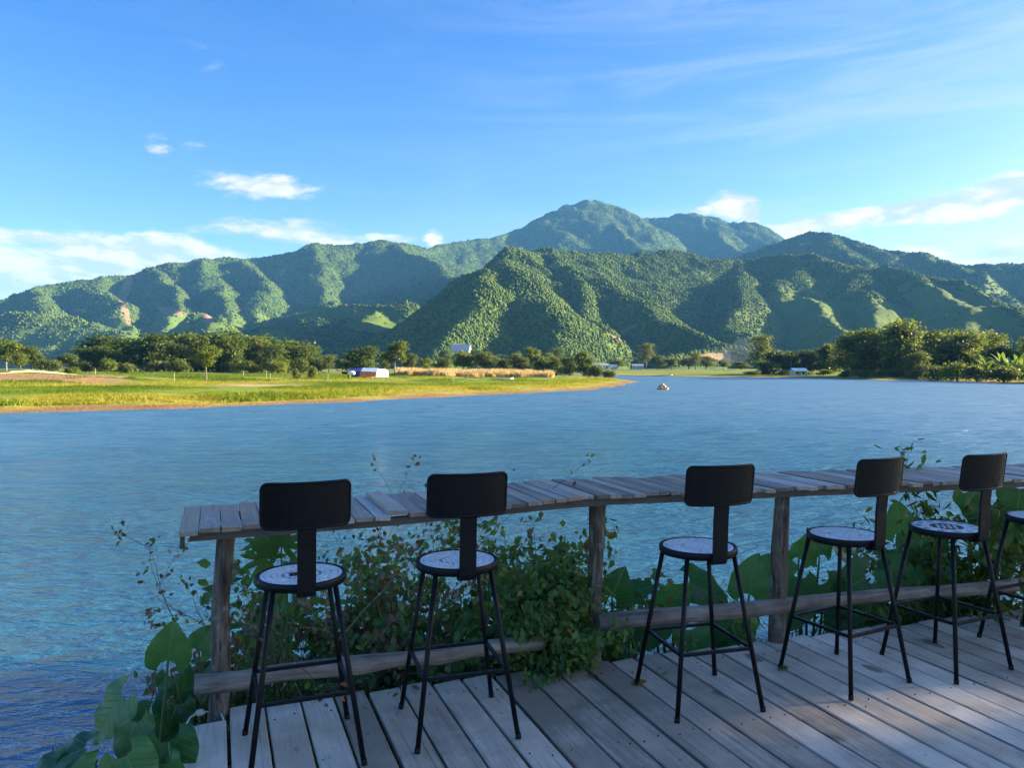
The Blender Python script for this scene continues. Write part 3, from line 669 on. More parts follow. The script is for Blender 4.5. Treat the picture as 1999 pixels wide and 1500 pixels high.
while u < 8.2:
    wd = rnd.uniform(0.136, 0.156) if k else 0.172
    gap = rnd.uniform(0.010, 0.016) if rnd.random() < 0.8 else rnd.uniform(0.017, 0.022)
    if k == 0: gap = 0.016
    ve = edge_v(u + wd / 2) + rnd.uniform(-0.018, 0.018)
    if k == 0: ve -= 0.13
    if rnd.random() < 0.12: ve += rnd.uniform(0.02, 0.05)
    plank_mesh('plank', u, u + wd, -3.4, ve, rnd.uniform(-0.003, 0.002), 0.032, M['deck'], deck, tilt=rnd.uniform(-0.002, 0.002))
    for vv in (edge_v(u) - 0.16, edge_v(u) - 0.86, edge_v(u) - 1.56):
        for q in (0.22, 0.78):
            if rnd.random() < 0.3: continue
            c = uv(u + wd * (q + rnd.uniform(-0.05, 0.05)), vv + rnd.uniform(-0.03, 0.03), 0.0022)
            nails.tube([c - Vector((0, 0, 0.004)), c + Vector((0, 0, 0.0012))], 0.0036, 6)
    u += wd + gap; k += 1
nails.build('nails', M['nail'], deck, kind='stuff')
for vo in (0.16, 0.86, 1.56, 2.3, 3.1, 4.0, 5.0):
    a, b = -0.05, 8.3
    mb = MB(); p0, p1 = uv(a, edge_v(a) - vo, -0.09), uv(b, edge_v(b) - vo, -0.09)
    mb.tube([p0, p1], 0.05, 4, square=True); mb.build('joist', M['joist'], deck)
for uu in (0.1, 2.2, 4.4, 6.8):
    for vo in (0.3, 2.0, 3.8):
        p = uv(uu, edge_v(uu) - vo, -0.14)
        MB().tube([p, p - Vector((0, 0, 1.9))], 0.07, 8).build('pile', M['log'], deck)

# ------------------------------------------------------------------ rustic bar counter along the edge
counter = empty('bar_counter', (-1.414, 3.536, DECK))
tag(counter, 'long weathered plank bar counter on rough log posts at the water edge', 'bar counter')
CB = Vector(counter.location)
def front_line(x): return 3.36 + 0.3155 * (x + 1.46)
ZT = [(-1.6, 2.688), (-1.46, 2.69), (-0.74, 2.70), (-0.41, 2.711), (-0.03, 2.7225), (0.26, 2.744), (0.45, 2.746), (1.0, 2.735), (1.57, 2.731), (2.4, 2.716), (3.2, 2.706), (4.5, 2.70), (7, 2.70)]
def top_z(x): return float(np.interp(x, [a for a, _ in ZT], [b for _, b in ZT]))
x = -1.462; i = 0
DIR = Vector((1, 0.3155, 0)).normalized()
while x < 5.2:
    wd = rnd.uniform(0.066, 0.090) if x < 0.1 else rnd.uniform(0.056, 0.080); gap = rnd.uniform(0.003, 0.008)
    f0 = Vector((x, front_line(x), 0)) + V * rnd.uniform(-0.016, 0.012); dep = 0.605 + rnd.uniform(-0.022, 0.02)
    if i == 0: f0 -= V * 0.045; dep += 0.05
    f1 = f0 + DIR * wd; z = top_z(x) + rnd.uniform(-0.004, 0.005) + (0.01 if rnd.random() < 0.06 else 0); th = 0.02
    tl = rnd.uniform(-0.004, 0.004); sk = DIR * rnd.uniform(-0.008, 0.008)
    vs = []
    for zz in (z - th, z):
        vs += [f0 + Vector((0, 0, zz)), f1 + Vector((0, 0, zz + tl)), f1 + V * dep + sk + Vector((0, 0, zz + tl)), f0 + V * dep + sk + Vector((0, 0, zz))]
    MB().add([v - CB for v in vs], [(3, 2, 1, 0), (4, 5, 6, 7), (0, 1, 5, 4), (1, 2, 6, 5), (2, 3, 7, 6), (3, 0, 4, 7)]).build('plank', M['counter'], counter)
    x += (wd + gap) * DIR.x; i += 1
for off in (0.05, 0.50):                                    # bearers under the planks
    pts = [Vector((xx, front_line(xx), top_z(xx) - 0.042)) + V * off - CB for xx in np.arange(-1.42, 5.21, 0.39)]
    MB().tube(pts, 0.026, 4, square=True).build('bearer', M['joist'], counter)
def log(name, p0, p1, r0, r1, mtl, parent, base, seed, n=10, seg=9, wob=0.012):
    rn = random.Random(seed); pts, rad = [], []
    for q in range(seg + 1):
        t = q / seg; pts.append(Vector(p0).lerp(Vector(p1), t) + Vector((rn.uniform(-wob, wob), rn.uniform(-wob, wob), rn.uniform(-wob, wob))) * (0 if q in (0, seg) else 1) - base)
        rad.append((r0 + (r1 - r0) * t) * rn.uniform(0.88, 1.14))
    return MB().tube(pts, rad, n, jitter=0.09, rnd=rn).build(name, mtl, parent, True)
log('post', (-1.445, 3.525, -0.4), (-1.325, 3.56, 2.662), 0.058, 0.047, M['log'], counter, CB, 1, wob=0.028)
log('post', (0.40, 4.22, -0.4), (0.478, 4.25, 2.715), 0.056, 0.043, M['log'], counter, CB, 2)
log('post', (1.475, 4.47, -0.4), (1.588, 4.49, 2.70), 0.055, 0.044, M['log'], counter, CB, 3)
log('post', (4.05, 5.30, -0.4), (4.12, 5.33, 2.67), 0.056, 0.045, M['log'], counter, CB, 4)
log('rail', at(379, 1338, 3.44), at(1062, 1254, 4.02), 0.044, 0.036, M['rail'], counter, CB, 5, wob=0.008)
log('rail', at(1166, 1216, 4.12), tuple(Vector((3.35, 4.98, 1.995))), 0.044, 0.038, M['rail'], counter, CB, 6, wob=0.010)
MB().box(at(356, 1056, 3.37) - CB, (0.016, 0.012, 0.075)).build('peg', M['joist'], counter)

# ------------------------------------------------------------------ bar stools
def round_rect(w_, h_, r_, n=6):
    pts = []
    for cx, cy, a0 in ((w_ / 2 - r_, h_ / 2 - r_, 0), (-w_ / 2 + r_, h_ / 2 - r_, 90), (-w_ / 2 + r_, -h_ / 2 + r_, 180), (w_ / 2 - r_, -h_ / 2 + r_, 270)):
        for q in range(n + 1):
            t = R(a0 + 90 * q / n); pts.append((cx + r_ * math.cos(t), cy + r_ * math.sin(t)))
    return pts
def make_stool(centre):
    root = empty('bar_stool')
    top, foot = 0.122, 0.2185
    for sx in (-1, 1):
        for sy in (-1, 1):
            lg = MB().tube([(sx * top, sy * top, 0.715), (sx * foot, sy * foot, 0.012)], 0.0112, 10).build('leg', M['metal'], root, True)
            MB().tube([(sx * foot, sy * foot, 0.022), (sx * (foot + .002), sy * (foot + .002), 0.0)], 0.0128, 10).build('rubber_foot', M['rubber'], lg, True)
    h = 0.287; c = foot + (top - foot) * (h - 0.012) / 0.703
    for a, b in (((-c, -c), (c, -c)), ((c, -c), (c, c)), ((c, c), (-c, c)), ((-c, c), (-c, -c))):
        MB().tube([(*a, h), (*b, h)], 0.0105, 4, square=True).build('footrest', M['metal'], root)
    # seat: turned steel pan with a raised rim
    prof = [(0.0, 0.706), (0.165, 0.706), (0.180, 0.710), (0.186, 0.720), (0.186, 0.738), (0.183, 0.744), (0.176, 0.745), (0.170, 0.742), (0.168, 0.738), (0.0, 0.738)]
    n = 48; mb = MB(); vs = []; fs = []
    for (r, z) in prof:
        for j in range(n):
            t = 2 * math.pi * j / n; vs.append((max(r, 0.0005) * math.cos(t), max(r, 0.0005) * math.sin(t), z))
    for i_ in range(len(prof) - 1):
        for j in range(n): fs.append((i_ * n + j, i_ * n + (j + 1) % n, (i_ + 1) * n + (j + 1) % n, (i_ + 1) * n + j))
    seat = mb.add(vs, fs).build('seat', M['metal'], root, True)
    g = MB(); g.add([(0.1675 * math.cos(2 * math.pi * j / 40), 0.1675 * math.sin(2 * math.pi * j / 40), 0.7392) for j in range(40)], [tuple(range(40))]).build('grout', M['grout'], seat)
    white, other = MB(), MB()
    def wedge(mb_, r0, r1, a0, a1, z0=0.7394, z1=0.7424, sub=3):
        o_, i_ = [], []
        for q in range(sub + 1):
            t = a0 + (a1 - a0) * q / sub; o_.append((r1 * math.cos(t), r1 * math.sin(t))); i_.append((r0 * math.cos(t), r0 * math.sin(t)))
        pl = o_ + i_[::-1]; m = len(pl)
        mb_.add([(a, b, z0) for a, b in pl] + [(a, b, z1) for a, b in pl], [tuple(range(m, 2 * m))] + [(q, (q + 1) % m, m + (q + 1) % m, m + q) for q in range(m)])
    for q in range(18): wedge(white, 0.152, 0.1655, 2 * math.pi * (q + .02) / 18, 2 * math.pi * (q + .98) / 18)
    rg = random.Random(8)
    for r0, r1, cnt, ph in ((0.124, 0.148, 22, 0.0), (0.098, 0.1205, 18, 0.4), (0.083, 0.0955, 22, 0.1)):
        for q in range(cnt):
            e_ = rg.uniform(0.07, 0.14)
            wedge(other if (centre == 'red' and q % 2 == 0 and r0 > 0.1) else white, r0 + rg.uniform(0, .002), r1, 2 * math.pi * (q + ph + e_) / cnt, 2 * math.pi * (q + ph + 1 - e_) / cnt)
    white.build('border_tiles', M['tile_white'], seat, kind='stuff')
    cw, cd = MB(), MB(); s = 0.0195
    for a in range(-4, 5):
        for b in range(-4, 5):
            cx, cy = a * s, b * s
            if math.hypot(cx, cy) > 0.070: continue
            dark = (centre == 'red' and (a + b) % 2 == 0) or (centre == 'motif' and abs(a + 1) <= 1 and abs(b) <= 1)
            (cd if dark else cw).box((cx, cy, 0.7409), (s * 0.86, s * 0.86, 0.003))
    if centre == 'red':
        for q in range(24): wedge(cd, 0.0745, 0.081, 2 * math.pi * (q + .08) / 24, 2 * math.pi * (q + .92) / 24)
        other.build('blue_tiles', M['tile_blue'], seat, kind='stuff')
    if cd.v: cd.build('dark_tiles', M['tile_dark'], seat, kind='stuff')
    if cw.v: cw.build('centre_tiles', M['tile_white'], seat, kind='stuff')
    # flat back support: rises from under the rim, swings back, then leans
    path = [(-0.150, 0.700), (-0.186, 0.700), (-0.197, 0.706), (-0.203, 0.720), (-0.206, 0.76), (-0.208, 0.82), (-0.211, 0.90), (-0.219, 0.98), (-0.226, 1.05)]
    hw, th = 0.036, 0.006; vs = []; fs = []
    for i_, (y, z) in enumerate(path):
        y2, z2 = path[min(i_ + 1, len(path) - 1)]; y1, z1 = path[max(i_ - 1, 0)]
        d = Vector((0, y2 - y1, z2 - z1)).normalized(); nn = Vector((0, -d.z, d.y)) * th
        for sx, sg in ((-1, 1), (1, 1), (1, -1), (-1, -1)): vs.append(Vector((sx * hw, y, z)) + nn * sg)
    for i_ in range(len(path) - 1):
        for j in range(4): fs.append((i_ * 4 + j, i_ * 4 + (j + 1) % 4, i_ * 4 + 4 + (j + 1) % 4, i_ * 4 + 4 + j))
    e_ = (len(path) - 1) * 4; fs += [(3, 2, 1, 0), (e_, e_ + 1, e_ + 2, e_ + 3)]
    MB().add(vs, fs).build('back_support', M['metal'], root)
    # backrest: curved pressed-steel panel with a rolled edge
    ol = round_rect(0.352, 0.178, 0.026); zc, yc = 1.067, -0.242; lean = 0.13
    def bend(x_, z_, off):
        ang = x_ / 0.36; return Vector((0.36 * math.sin(ang) , yc - off + 0.36 * (1 - math.cos(ang)) - lean * z_, zc + z_))
    N = 14; vs = []; fs = []
    xs = [-0.176 + 0.352 * q / N for q in range(N + 1)]
    def half(x_):
        e = 0.176 - abs(x_); return 0.089 if e >= 0.026 else 0.063 + math.sqrt(max(0, 0.026 ** 2 - (0.026 - e) ** 2))
    xs = sorted(set(xs + [sx * (0.176 - q) for sx in (-1, 1) for q in (0.0, 0.002, 0.006, 0.012, 0.019)]))
    for off in (0.003, -0.003):
        for x_ in xs:
            for q in (-1, 0, 1): vs.append(bend(x_, q * half(x_), off))
    L_ = len(xs); st = L_ * 3
    for i_ in range(L_ - 1):
        for j in range(2):
            a = i_ * 3 + j; fs.append((a, a + 3, a + 4, a + 1)); fs.append((st + a, st + a + 1, st + a + 4, st + a + 3))
        a = i_ * 3; fs.append((a, st + a, st + a + 3, a + 3)); fs.append((a + 2, a + 5, st + a + 5, st + a + 2))
    for j in range(2):
        fs.append((j, j + 1, st + j + 1, st + j)); a = (L_ - 1) * 3 + j; fs.append((a, st + a, st + a + 1, a + 1))
    back = MB().add(vs, fs).build('backrest', M['metal'], root)
    fine = []
    for i_ in range(len(ol)):
        a, b = ol[i_], ol[(i_ + 1) % len(ol)]; m = max(1, int(math.hypot(a[0] - b[0], a[1] - b[1]) / 0.03))
        fine += [(a[0] + (b[0] - a[0]) * q / m, a[1] + (b[1] - a[1]) * q / m) for q in range(m)]
    loop = [bend(a, b, 0.0) for a, b in fine]
    MB().tube(loop + [loop[0], loop[1]], 0.0065, 6, cap=False).build('rolled_edge', M['metal'], back, True)
    return root
kinds = {k_: make_stool(k_) for k_ in ('plain', 'motif', 'red')}
spots = [(-0.880, 3.194, 21.0, 'motif', 'black bar stool with mosaic seat, leftmost, nearest the counter end post'),
         (-0.247, 3.436, 17.0, 'plain', 'black bar stool with white mosaic seat, second from left, before the green shrub'),
         (0.901, 3.706, 15.0, 'plain', 'black bar stool with white mosaic seat between the two right log posts, third from left'),
         (1.726, 3.972, 28.0, 'plain', 'black bar stool with white mosaic seat just right of the rightmost visible log post'),
         (2.358, 4.154, 25.0, 'red', 'black bar stool whose mosaic seat has a dark red and blue centre'),
         (3.075, 4.44, 26.0, 'plain', 'black bar stool cut off by the right edge of the picture')]
first = {}
for (x_, y_, a_, kd, lb) in spots:
    o = kinds[kd] if kd not in first else copy_tree(kinds[kd]); first[kd] = 1
    o.location = (x_, y_, DECK + 0.001); o.rotation_euler = (0, 0, R(a_)); tag(o, lb, 'bar stool', 'bar stools along the counter')

# cable and fallen leaves on the boards
cab = empty('light_cable', on_plane(400, 1400, DECK)); tag(cab, 'white cable with an inline switch lying over the end plank', 'cable'); cl = Vector(cab.location)
pts = [on_plane(355, 1500, DECK) + Vector((-0.02, -.1, -0.10)), on_plane(361, 1450, DECK) + Vector((-0.015, 0, -0.03)), on_plane(364, 1418, DECK) + Vector((0, 0, 0.008)), on_plane(372, 1406, DECK) + Vector((0, 0, 0.012)), on_plane(384, 1400, DECK) + Vector((0, 0, 0.014)), on_plane(402, 1397, DECK) + Vector((0, 0, 0.014)), on_plane(418, 1395, DECK) + Vector((0, 0, 0.012)), on_plane(431, 1397, DECK) + Vector((0, 0, 0.008)), on_plane(436, 1405, DECK) + Vector((0, 0, 0.003)), on_plane(438, 1416, DECK) + Vector((0, 0, -0.05))]
MB().tube([p - cl for p in pts], 0.0042, 8).build('cord', M['cable'], cab, True)
s0, s1 = on_plane(381, 1402, DECK) - cl + Vector((0, 0, .018)), on_plane(400, 1398, DECK) - cl + Vector((0, 0, .018))
MB().tube([s0.lerp(s1, t) for t in (0, .12, .3, .5, .7, .88, 1)], [.005, .011, .015, .016, .015, .011, .005], 10).build('switch', M['cable'], cab, True)

def small_leaf(name, px, py, size, rz, mtl, label, curl=0.3):
    p = on_plane(px, py, DECK); mb = MB(); rn = random.Random(int(px)); vs = []
    for i_ in range(6):
        t = i_ / 5; wd = 0.38 * math.sin(math.pi * min(1, t * 0.93 + 0.05)) ** 0.8
        for s_ in (-1, 0, 1): vs.append((s_ * wd * size * 0.9, (t - 0.5) * size, 0.004 + abs(s_) * curl * size * 0.35 + curl * size * 0.3 * (t - .5) ** 2 + rn.uniform(0, .003)))
    fs = [(i_ * 3 + j, i_ * 3 + j + 1, i_ * 3 + j + 4, i_ * 3 + j + 3) for i_ in range(5) for j in range(2)]
    o = mb.add(vs, fs).build(name, mtl, None, True); o.location = p; o.rotation_euler = (0, 0, rz); tag(o, label, 'leaf', 'fallen leaves on the deck')
small_leaf('fallen_leaf', 1156, 1323, 0.055, 1.2, M['brown_leaf'], 'small dry tan leaf on the deck right of the vine-covered post')
small_leaf('fallen_leaf', 1247, 1337, 0.085, 1.9, M['yellow_leaf'], 'yellowish fallen leaf under the left foot of the third stool')
small_leaf('fallen_leaf', 1112, 1313, 0.10, 0.3, M['shrub_leaf'], 'round green leaf lying on the deck edge below the vine', 0.5)
small_leaf('fallen_leaf', 1528, 1309, 0.075, 2.2, M['shrub_leaf'], 'small green leaf by the left foot of the fourth stool')
small_leaf('fallen_leaf', 811, 1349, 0.05, 0.8, M['brown_leaf'], 'reddish brown shrivelled leaf on the deck behind the second stool', 0.6)

# ------------------------------------------------------------------ foliage helpers
def leaf_quads(c, size, nrm, rs, aspect=0.5, droop=0.0):
    """n leaf-shaped quads (rhombs) about centres c with normals nrm"""
    n = len(c); size = np.broadcast_to(size, (n,))
    t = rs.randn(n, 3); t[:, 2] -= droop; t -= nrm * (t * nrm).sum(1, keepdims=True); t /= np.linalg.norm(t, axis=1, keepdims=True) + 1e-9
    b = np.cross(nrm, t); L = size[:, None]
    v = np.stack([c - t * L * 0.5, c + b * L * aspect * 0.5 - t * L * 0.05, c + t * L * 0.5, c - b * L * aspect * 0.5 - t * L * 0.05], 1).reshape(-1, 3)
    return v, np.arange(n * 4).reshape(n, 4)
def unit(v): return v / (np.linalg.norm(v, axis=1, keepdims=True) + 1e-9)
def crown_points(rs, lobes, n, shell=0.55):
    """points in the outer part of a set of ellipsoid lobes (cx,cy,cz,rx,ry,rz)"""
    lobes = np.array(lobes, float); wv = (lobes[:, 3] * lobes[:, 5]) ** 1.1; pick = rs.choice(len(lobes), n, p=wv / wv.sum())
    d = unit(rs.randn(n, 3)); d[:, 2] = np.where(d[:, 2] < -0.35, -d[:, 2], d[:, 2]); r = shell + (1 - shell) * rs.rand(n) ** 0.6
    r = r * (1 + 0.16 * rs.randn(n))
    P_ = lobes[pick, :3] + d * r[:, None] * lobes[pick, 3:6]
    return P_, d
def make_crown(seed, lobes, clumps, per, leaf, mtl, aspect=0.5, droop=0.3, spread=1.0):
    rs = np.random.RandomState(seed); C_, D_ = crown_points(rs, lobes, clumps)
    c = np.repeat(C_, per, 0) + rs.randn(clumps * per, 3) * leaf * spread * np.array([1, 1, 0.6])
    nr = unit(np.repeat(D_, per, 0) * 0.7 + rs.randn(clumps * per, 3) * 0.7 + np.array([0, 0, 0.45]))
    v, f_ = leaf_quads(c, leaf * rs.uniform(0.6, 1.35, len(c)), nr, rs, aspect, droop)
    return np_mesh('crown', v, f_, mtl)
def make_trunk(seed, h, r, limbs, mtl, lean=0.05, stems=1, fan=0.0):
    rn = random.Random(seed); mb = MB()
    for s_ in range(stems):
        a0 = rn.uniform(0, 6.28); ox, oy = math.cos(a0) * fan * 0.18, math.sin(a0) * fan * 0.18
        dx, dy = math.cos(a0) * fan * 0.5 + rn.uniform(-lean, lean), math.sin(a0) * fan * 0.5 + rn.uniform(-lean, lean)
        pts = [(ox + dx * h * t * t, oy + dy * h * t * t, h * t - 0.3 * (t == 0)) for t in (0, .3, .55, .8, 1)]
        mb.tube(pts, [r * q for q in (1.25, .9, .72, .5, .2)], 6)
        for l_ in range(limbs):
            t = rn.uniform(0.45, 0.9); a = rn.uniform(0, 6.28); ln = h * rn.uniform(0.22, 0.4)
            p = Vector((ox + dx * h * t * t, oy + dy * h * t * t, h * t))
            mb.tube([p, p + Vector((math.cos(a) * ln * .5, math.sin(a) * ln * .5, ln * .35)), p + Vector((math.cos(a) * ln * .95, math.sin(a) * ln * .95, ln * .6))], [r * .42, r * .28, r * .08], 5)
    me = bpy.data.meshes.new('trunk'); me.from_pydata(mb.v, [], mb.f); me.update(); me.materials.append(mtl)
    return me
def rand_lobes(seed, n, spread, z0, z1, r0, r1, flat=0.85, top=1.0):
    rn = random.Random(seed); L = []
    for i_ in range(n):
        t = (i_ + rn.random()) / n; a = rn.uniform(0, 6.28); q = spread * math.sqrt(rn.random()) * (1 - (1 - top) * t)
        r = rn.uniform(r0, r1); L.append((q * math.cos(a), q * math.sin(a), z0 + (z1 - z0) * t, r, r, r * flat))
    return L
# unit-height kinds (height 1, base at 0): crown mesh, trunk mesh
KIND = {}
def kind(name, crown, trunk): KIND[name] = (crown, trunk)
for i_ in range(3):
    kind('bamboo%d' % i_, make_crown(20 + i_, rand_lobes(20 + i_, 15, 0.25, 0.06, 0.86, 0.11, 0.19, 1.15, 0.85), 1000, 6, 0.062, M['bamboo_leaf'], 0.42, 0.9), make_trunk(20 + i_, 0.85, 0.012, 1, M['palebark'], 0.05, 7, 0.3))
    kind('grove%d' % i_, make_crown(30 + i_, rand_lobes(30 + i_, 16, 0.31, 0.10, 0.84, 0.12, 0.20, 0.95, 0.75), 900, 6, 0.066, M['dark_leaf'], 0.55, 0.3), make_trunk(30 + i_, 0.7, 0.026, 5, M['bark']))
    kind('light%d' % i_, make_crown(40 + i_, rand_lobes(40 + i_, 10, 0.30, 0.35, 0.86, 0.10, 0.18, 0.8, 0.8), 560, 6, 0.066, M['light_leaf'], 0.5, 0.4), make_trunk(40 + i_, 0.75, 0.022, 5, M['palebark'], 0.1))
    kind('olive%d' % i_, make_crown(50 + i_, rand_lobes(50 + i_, 12, 0.28, 0.30, 0.86, 0.11, 0.19, 0.85, 0.8), 700, 6, 0.064, M['hazel_leaf'], 0.5, 0.4), make_trunk(50 + i_, 0.75, 0.022, 5, M['bark'], 0.1))
    kind('bush%d' % i_, make_crown(60 + i_, rand_lobes(60 + i_, 11, 0.55, 0.18, 0.72, 0.22, 0.36, 0.8, 0.8), 420, 6, 0.13, M['hazel_leaf'], 0.5, 0.2), make_trunk(60 + i_, 0.5, 0.03, 3, M['bark'], 0.2, 3, 0.6))
    kind('brightbush%d' % i_, make_crown(65 + i_, rand_lobes(65 + i_, 11, 0.6, 0.18, 0.70, 0.22, 0.34, 0.8, 0.8), 420, 6, 0.13, M['light_leaf'], 0.5, 0.2), make_trunk(65 + i_, 0.5, 0.03, 3, M['bark'], 0.2, 3, 0.6))
kind('feather', make_crown(70, rand_lobes(70, 13, 0.10, 0.30, 0.93, 0.06, 0.12, 1.1, 0.6), 420, 6, 0.05, M['hazel_leaf'], 0.3, 0.6), make_trunk(70, 0.95, 0.014, 6, M['palebark'], 0.03))
kind('sparse', make_crown(71, rand_lobes(71, 10, 0.36, 0.46, 0.92, 0.09, 0.15, 0.6, 0.9), 260, 6, 0.06, M['light_leaf'], 0.45, 0.4), make_trunk(71, 0.8, 0.016, 9, M['palebark'], 0.08))
def frond_crown(seed, n, length, wide, mtl, z0, droop=1.1, up=0.7, leafl=None):
    """long arching fronds: palms (leaflets) or bananas (broad blades)"""
    rs = np.random.RandomState(seed); V_, F_ = [], []; k_ = 0
    for i_ in range(n):
        a = 6.283 * (i_ + rs.rand() * 0.7) / n; u0 = up + rs.uniform(-0.45, 0.35); L_ = length * rs.uniform(0.75, 1.1); p = np.array([0, 0, z0]); steps = 7; d = np.array([math.cos(a), math.sin(a)])
        prev = None
        for s_ in range(steps + 1):
            t = s_ / steps; el = u0 - droop * t * 1.3
            q = p.copy(); wdt = wide * math.sin(math.pi * min(0.97, 0.12 + 0.85 * t)) ** 0.7
            side = np.array([-d[1], d[0], 0]) * wdt; sag = np.array([0, 0, -wdt * (0.55 if leafl else 0.25)])
            row = [q + side + sag, q, q - side + sag]
            V_ += row
            if prev is not None and not (leafl and s_ % 1):
                b = k_ - 3
                if leafl:
                    V_extra = []
                F_ += [(b, b + 1, k_ + 1, k_), (b + 1, b + 2, k_ + 2, k_ + 1)]
            prev = row; k_ += 3
            p = p + np.array([d[0] * math.cos(el), d[1] * math.cos(el), math.sin(el)]) * L_ / steps
    return np_mesh('crown', np.array(V_), np.array(F_), mtl, True)
kind('palm', frond_crown(80, 17, 0.34, 0.035, M['hazel_leaf'], 0.78, 1.2, 0.75), make_trunk(80, 0.8, 0.014, 0, M['palebark'], 0.05))
kind('banana', frond_crown(81, 13, 0.75, 0.11, M['shrub_leaf'], 0.38, 0.8, 1.2), make_trunk(81, 0.45, 0.05, 0, M['palebark'], 0.03))

def gz_at(x, y): return float(ground_z(np.array([x]), np.array([y]))[0])
ORD = ['first', 'second', 'third', 'fourth', 'fifth', 'sixth', 'seventh', 'eighth', 'ninth', 'tenth', 'eleventh', 'twelfth', 'thirteenth', 'fourteenth', 'fifteenth', 'sixteenth', 'seventeenth', 'eighteenth', 'nineteenth', 'twentieth']
def plant_tree(name, kd, px, top, width_px, depth, label, group, cat='tree', rz=None):
    """a tree whose top shows at (px, top) when it stands at that depth"""
    t = at(px, top, depth); g = gz_at(t.x, depth); h = max(0.5, t.z - g)
    root = empty(name, (t.x, depth, g - 0.05)); tag(root, label, cat, group)
    cm, tm = KIND[kd]; c = link('crown', cm, root); r_ = link('trunk', tm, root)
    nat = {'bam': .78, 'gro': .9, 'lig': .88, 'oli': .86, 'bus': 1.7, 'bri': 1.75, 'fea': .36, 'spa': .95, 'pal': .66, 'ban': 1.2}[kd[:3]]
    wm = width_px / F_PX * depth / nat
    root.scale = (wm, wm, h / 0.97); root.rotation_euler = (0, 0, random.Random(int(px * 7 + depth)).uniform(0, 6.28) if rz is None else rz)
    return root
def row(items, name, phrase, group, cat='tree'):
    items = sorted(items, key=lambda q: q[1])
    for i_, (kd, px, top, wpx, dep) in enumerate(items):
        plant_tree(name, kd, px, top, wpx, dep, phrase % (ORD[i_] if i_ < 20 else 'last'), group, cat)
row([('grove0', 215, 656, 120, 290), ('grove1', 262, 660, 105, 300), ('grove2', 305, 655, 110, 280), ('grove0', 350, 651, 115, 300), ('bamboo0', 385, 656, 80, 285), ('grove1', 425, 649, 120, 300),
     ('grove2', 470, 652, 115, 290), ('bamboo1', 452, 657, 60, 270), ('olive0', 510, 662, 70, 280), ('grove0', 560, 664, 115, 295), ('bamboo2', 535, 676, 60, 265), ('grove1', 180, 676, 85, 280), ('grove2', 235, 664, 90, 300), ('olive1', 330, 668, 75, 265), ('grove0', 405, 660, 90, 310), ('grove1', 495, 656, 95, 310), ('bamboo0', 590, 676, 70, 285)],
    'grove_tree', 'tall dark tree, %s from left in the dense grove behind the left meadow', 'dark grove behind the meadow')
row([('light0', 12, 664, 60, 250), ('olive1', 62, 676, 55, 255), ('light1', 40, 690, 45, 235), ('olive2', 130, 690, 45, 260), ('bush0', 100, 702, 60, 240), ('light2', -40, 668, 70, 255)],
    'bank_tree', 'light green tree, %s from left at the far left edge of the meadow', 'light trees at the left edge')
row([('brightbush0', 210, 700, 40, 225), ('bush1', 165, 706, 45, 225), ('bush2', 300, 705, 55, 235), ('bush0', 345, 702, 50, 235), ('bush1', 485, 704, 50, 240), ('brightbush1', 540, 703, 45, 240), ('bush2', 590, 700, 45, 250), ('bush0', 250, 709, 35, 200), ('brightbush2', 140, 716, 30, 170), ('bush1', 610, 716, 24, 160), ('bush2', 580, 720, 22, 150)],
    'meadow_bush', 'rounded bush, %s from left along the foot of the dark grove', 'bushes at the foot of the grove', 'bush')
plant_tree('lone_tree', 'sparse', 403, 674, 62, 128, 'small airy yellow-green tree standing alone on the meadow', None)
row([('olive0', 612, 694, 45, 300), ('olive1', 642, 692, 42, 310), ('grove2', 702, 678, 78, 290), ('light2', 770, 668, 52, 262), ('feather', 751, 690, 22, 270), ('olive2', 668, 700, 40, 300), ('olive0', 800, 692, 36, 330)],
    'field_tree', 'green tree, %s from left behind the tarpaulin shelters', 'trees behind the shelters')
row([('light0', 830, 700, 40, 340), ('olive1', 862, 698, 40, 330), ('light1', 905, 688, 48, 310), ('olive2', 945, 687, 52, 310), ('grove0', 985, 700, 45, 330), ('olive0', 1015, 694, 48, 310), ('light2', 1040, 680, 38, 320), ('grove1', 1058, 694, 48, 300), ('grove2', 1085, 698, 42, 310), ('grove0', 1112, 697, 44, 300), ('grove1', 1140, 687, 46, 285), ('bush0', 1166, 712, 42, 262), ('brightbush1', 1190, 722, 30, 240)],
    'cornfield_tree', 'tree, %s from left in the row behind the golden cornfield', 'trees behind the cornfield')
row([('olive0', 1205, 702, 42, 640), ('palm', 1232, 696, 40, 620), ('feather', 1262, 672, 34, 600), ('olive1', 1285, 694, 45, 620), ('light0', 1312, 698, 40, 610), ('olive2', 1345, 698, 45, 600), ('feather', 1358, 690, 24, 560), ('olive0', 1378, 697, 42, 600), ('light1', 1412, 704, 40, 580), ('olive1', 1446, 706, 45, 560), ('palm', 1330, 700, 34, 640), ('palm', 1395, 702, 30, 620)],
    'far_tree', 'hazy distant tree, %s from left on the flat between the two banks', 'distant trees on the flat')
row([('olive0', 868, 684, 30, 720), ('grove1', 930, 682, 34, 720), ('light1', 892, 690, 26, 640), ('olive2', 912, 688, 28, 650), ('palm', 980, 690, 34, 600), ('olive1', 960, 692, 30, 640), ('light0', 1010, 688, 26, 620), ('feather', 1090, 680, 26, 620), ('light2', 1075, 690, 30, 600)],
    'hill_foot_tree', 'small hazy tree, %s from left around the white building under the central hill', 'trees at the foot of the central hill')
